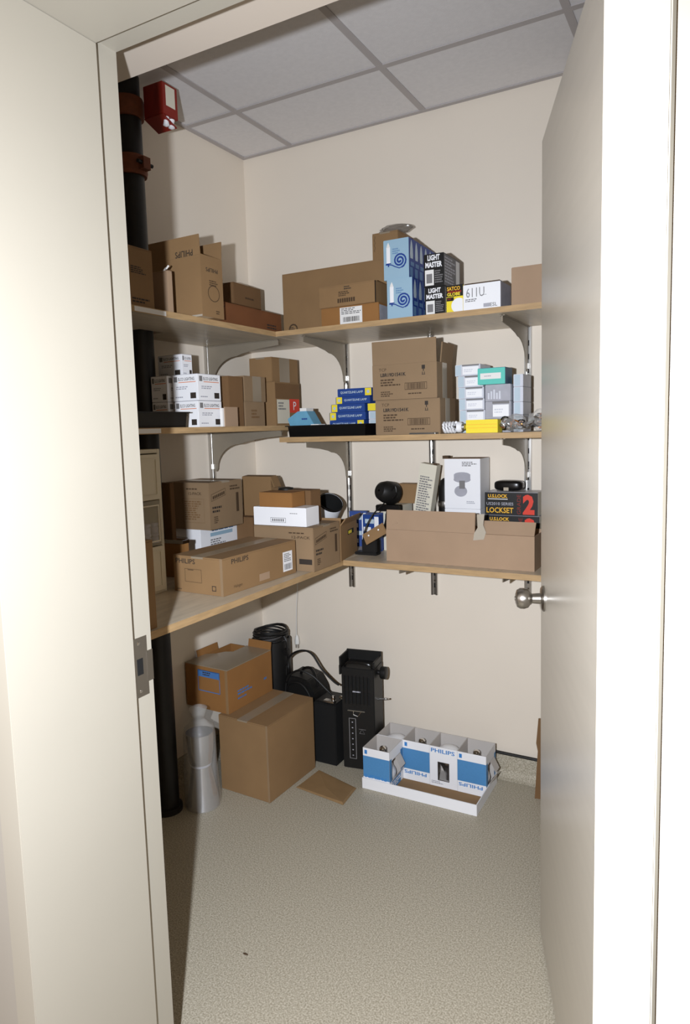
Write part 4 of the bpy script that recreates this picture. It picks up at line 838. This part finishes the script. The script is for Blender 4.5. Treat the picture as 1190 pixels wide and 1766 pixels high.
for i, fr_, fu, st_, lb, lb2 in spec:
    q, bl = bulb_box(i, fr_, fu, st_, lb); bl['label'] = lb2
# cords, cardboard, crumb
cable('thick black cable lying on top of the wall base behind the bulb tray', [(-.80, 2.592, .1065), (-.70, 2.591, .1065), (-.60, 2.590, .107), (-.48, 2.590, .107)], .0065)
t = thing('white_cord', 'thin white cord with a plug hanging down under the lowest shelf', 'cord', (-1.70, 2.585, .42))
MB().tube(smooth_path([(.012, .01, .486), (.014, 0, .40), (.006, 0, .26), (-.002, 0, .18), (-.006, 0, .08), (-.005, 0, .05)], 6), .002, 6).build('wire', 'plug', t, smooth=True)
MB().lathe([(.003, .056), (.008, .048), (.011, .03), (.011, .014), (.009, .012)], 14, Matrix.Translation((-.005, 0, 0))).build('plug_body', 'plug', t, smooth=True)
for s in (-1, 1): MB().box(-.005+s*.006-.0012, -.003, -.006, -.005+s*.006+.0012, .003, .0125).build('prong', 'metal', t)
t = thing('cardboard_piece', 'bent brown cardboard piece standing on the floor behind the door edge', 'cardboard', (-.508, 2.50, .0006), 4)
MB().add([(-.085, 0, 0), (.09, .03, 0), (.09, .03, .33), (-.072, 0, .318), (-.08, 0, .22), (-.074, 0, .19), (-.085, .004, 0), (.09, .034, 0), (.09, .034, .33), (-.072, .004, .318), (-.08, .004, .22), (-.074, .004, .19)],
         [(0, 1, 2, 3, 4, 5), (11, 10, 9, 8, 7, 6)]+[(i, (i+1) % 6, 6+(i+1) % 6, 6+i) for i in range(6)]).build('sheet', 'card_dark', t)
MB().box(-.075, .005, .0, .085, .009, .12).build('folded_layer', 'card_dark', t)
o = MB().lathe([(.002, 0), (.007, .001), (.004, .003), (.001, .0035)], 7).build('dirt_crumb', 'ink_brown'); o.location = (-1.105, 1.365, .0003); o.scale = (1.3, .5, 1); tag(o, 'small dark crumb of dirt on the speckled floor', 'dirt')

# print that sits on a label, sticker or panel belongs to that label
for root in [o for o in bpy.data.objects if o.parent is None and o.type == 'EMPTY']:
    kids = [o for o in root.children if o.type == 'MESH']
    holds = [o for o in kids if o.name.split('.')[0] in ('label', 'sticker', 'printed_band', 'printed_panel', 'printed_end', 'printed_patch')]
    def bb(o): c = [Vector(q) for q in o.bound_box]; return [min(q[i] for q in c) for i in range(3)], [max(q[i] for q in c) for i in range(3)]
    for o in kids:
        if o.name.split('.')[0] not in ('print_lines', 'barcode', 'lettering', 'printed_picture', 'printed_disc', 'printed_stripe'): continue
        a0, a1 = bb(o)
        for h in holds:
            h0, h1 = bb(h)
            if h is not o and all(a0[i] >= h0[i]-.0016 and a1[i] <= h1[i]+.0016 for i in range(3)): o.parent = h; break
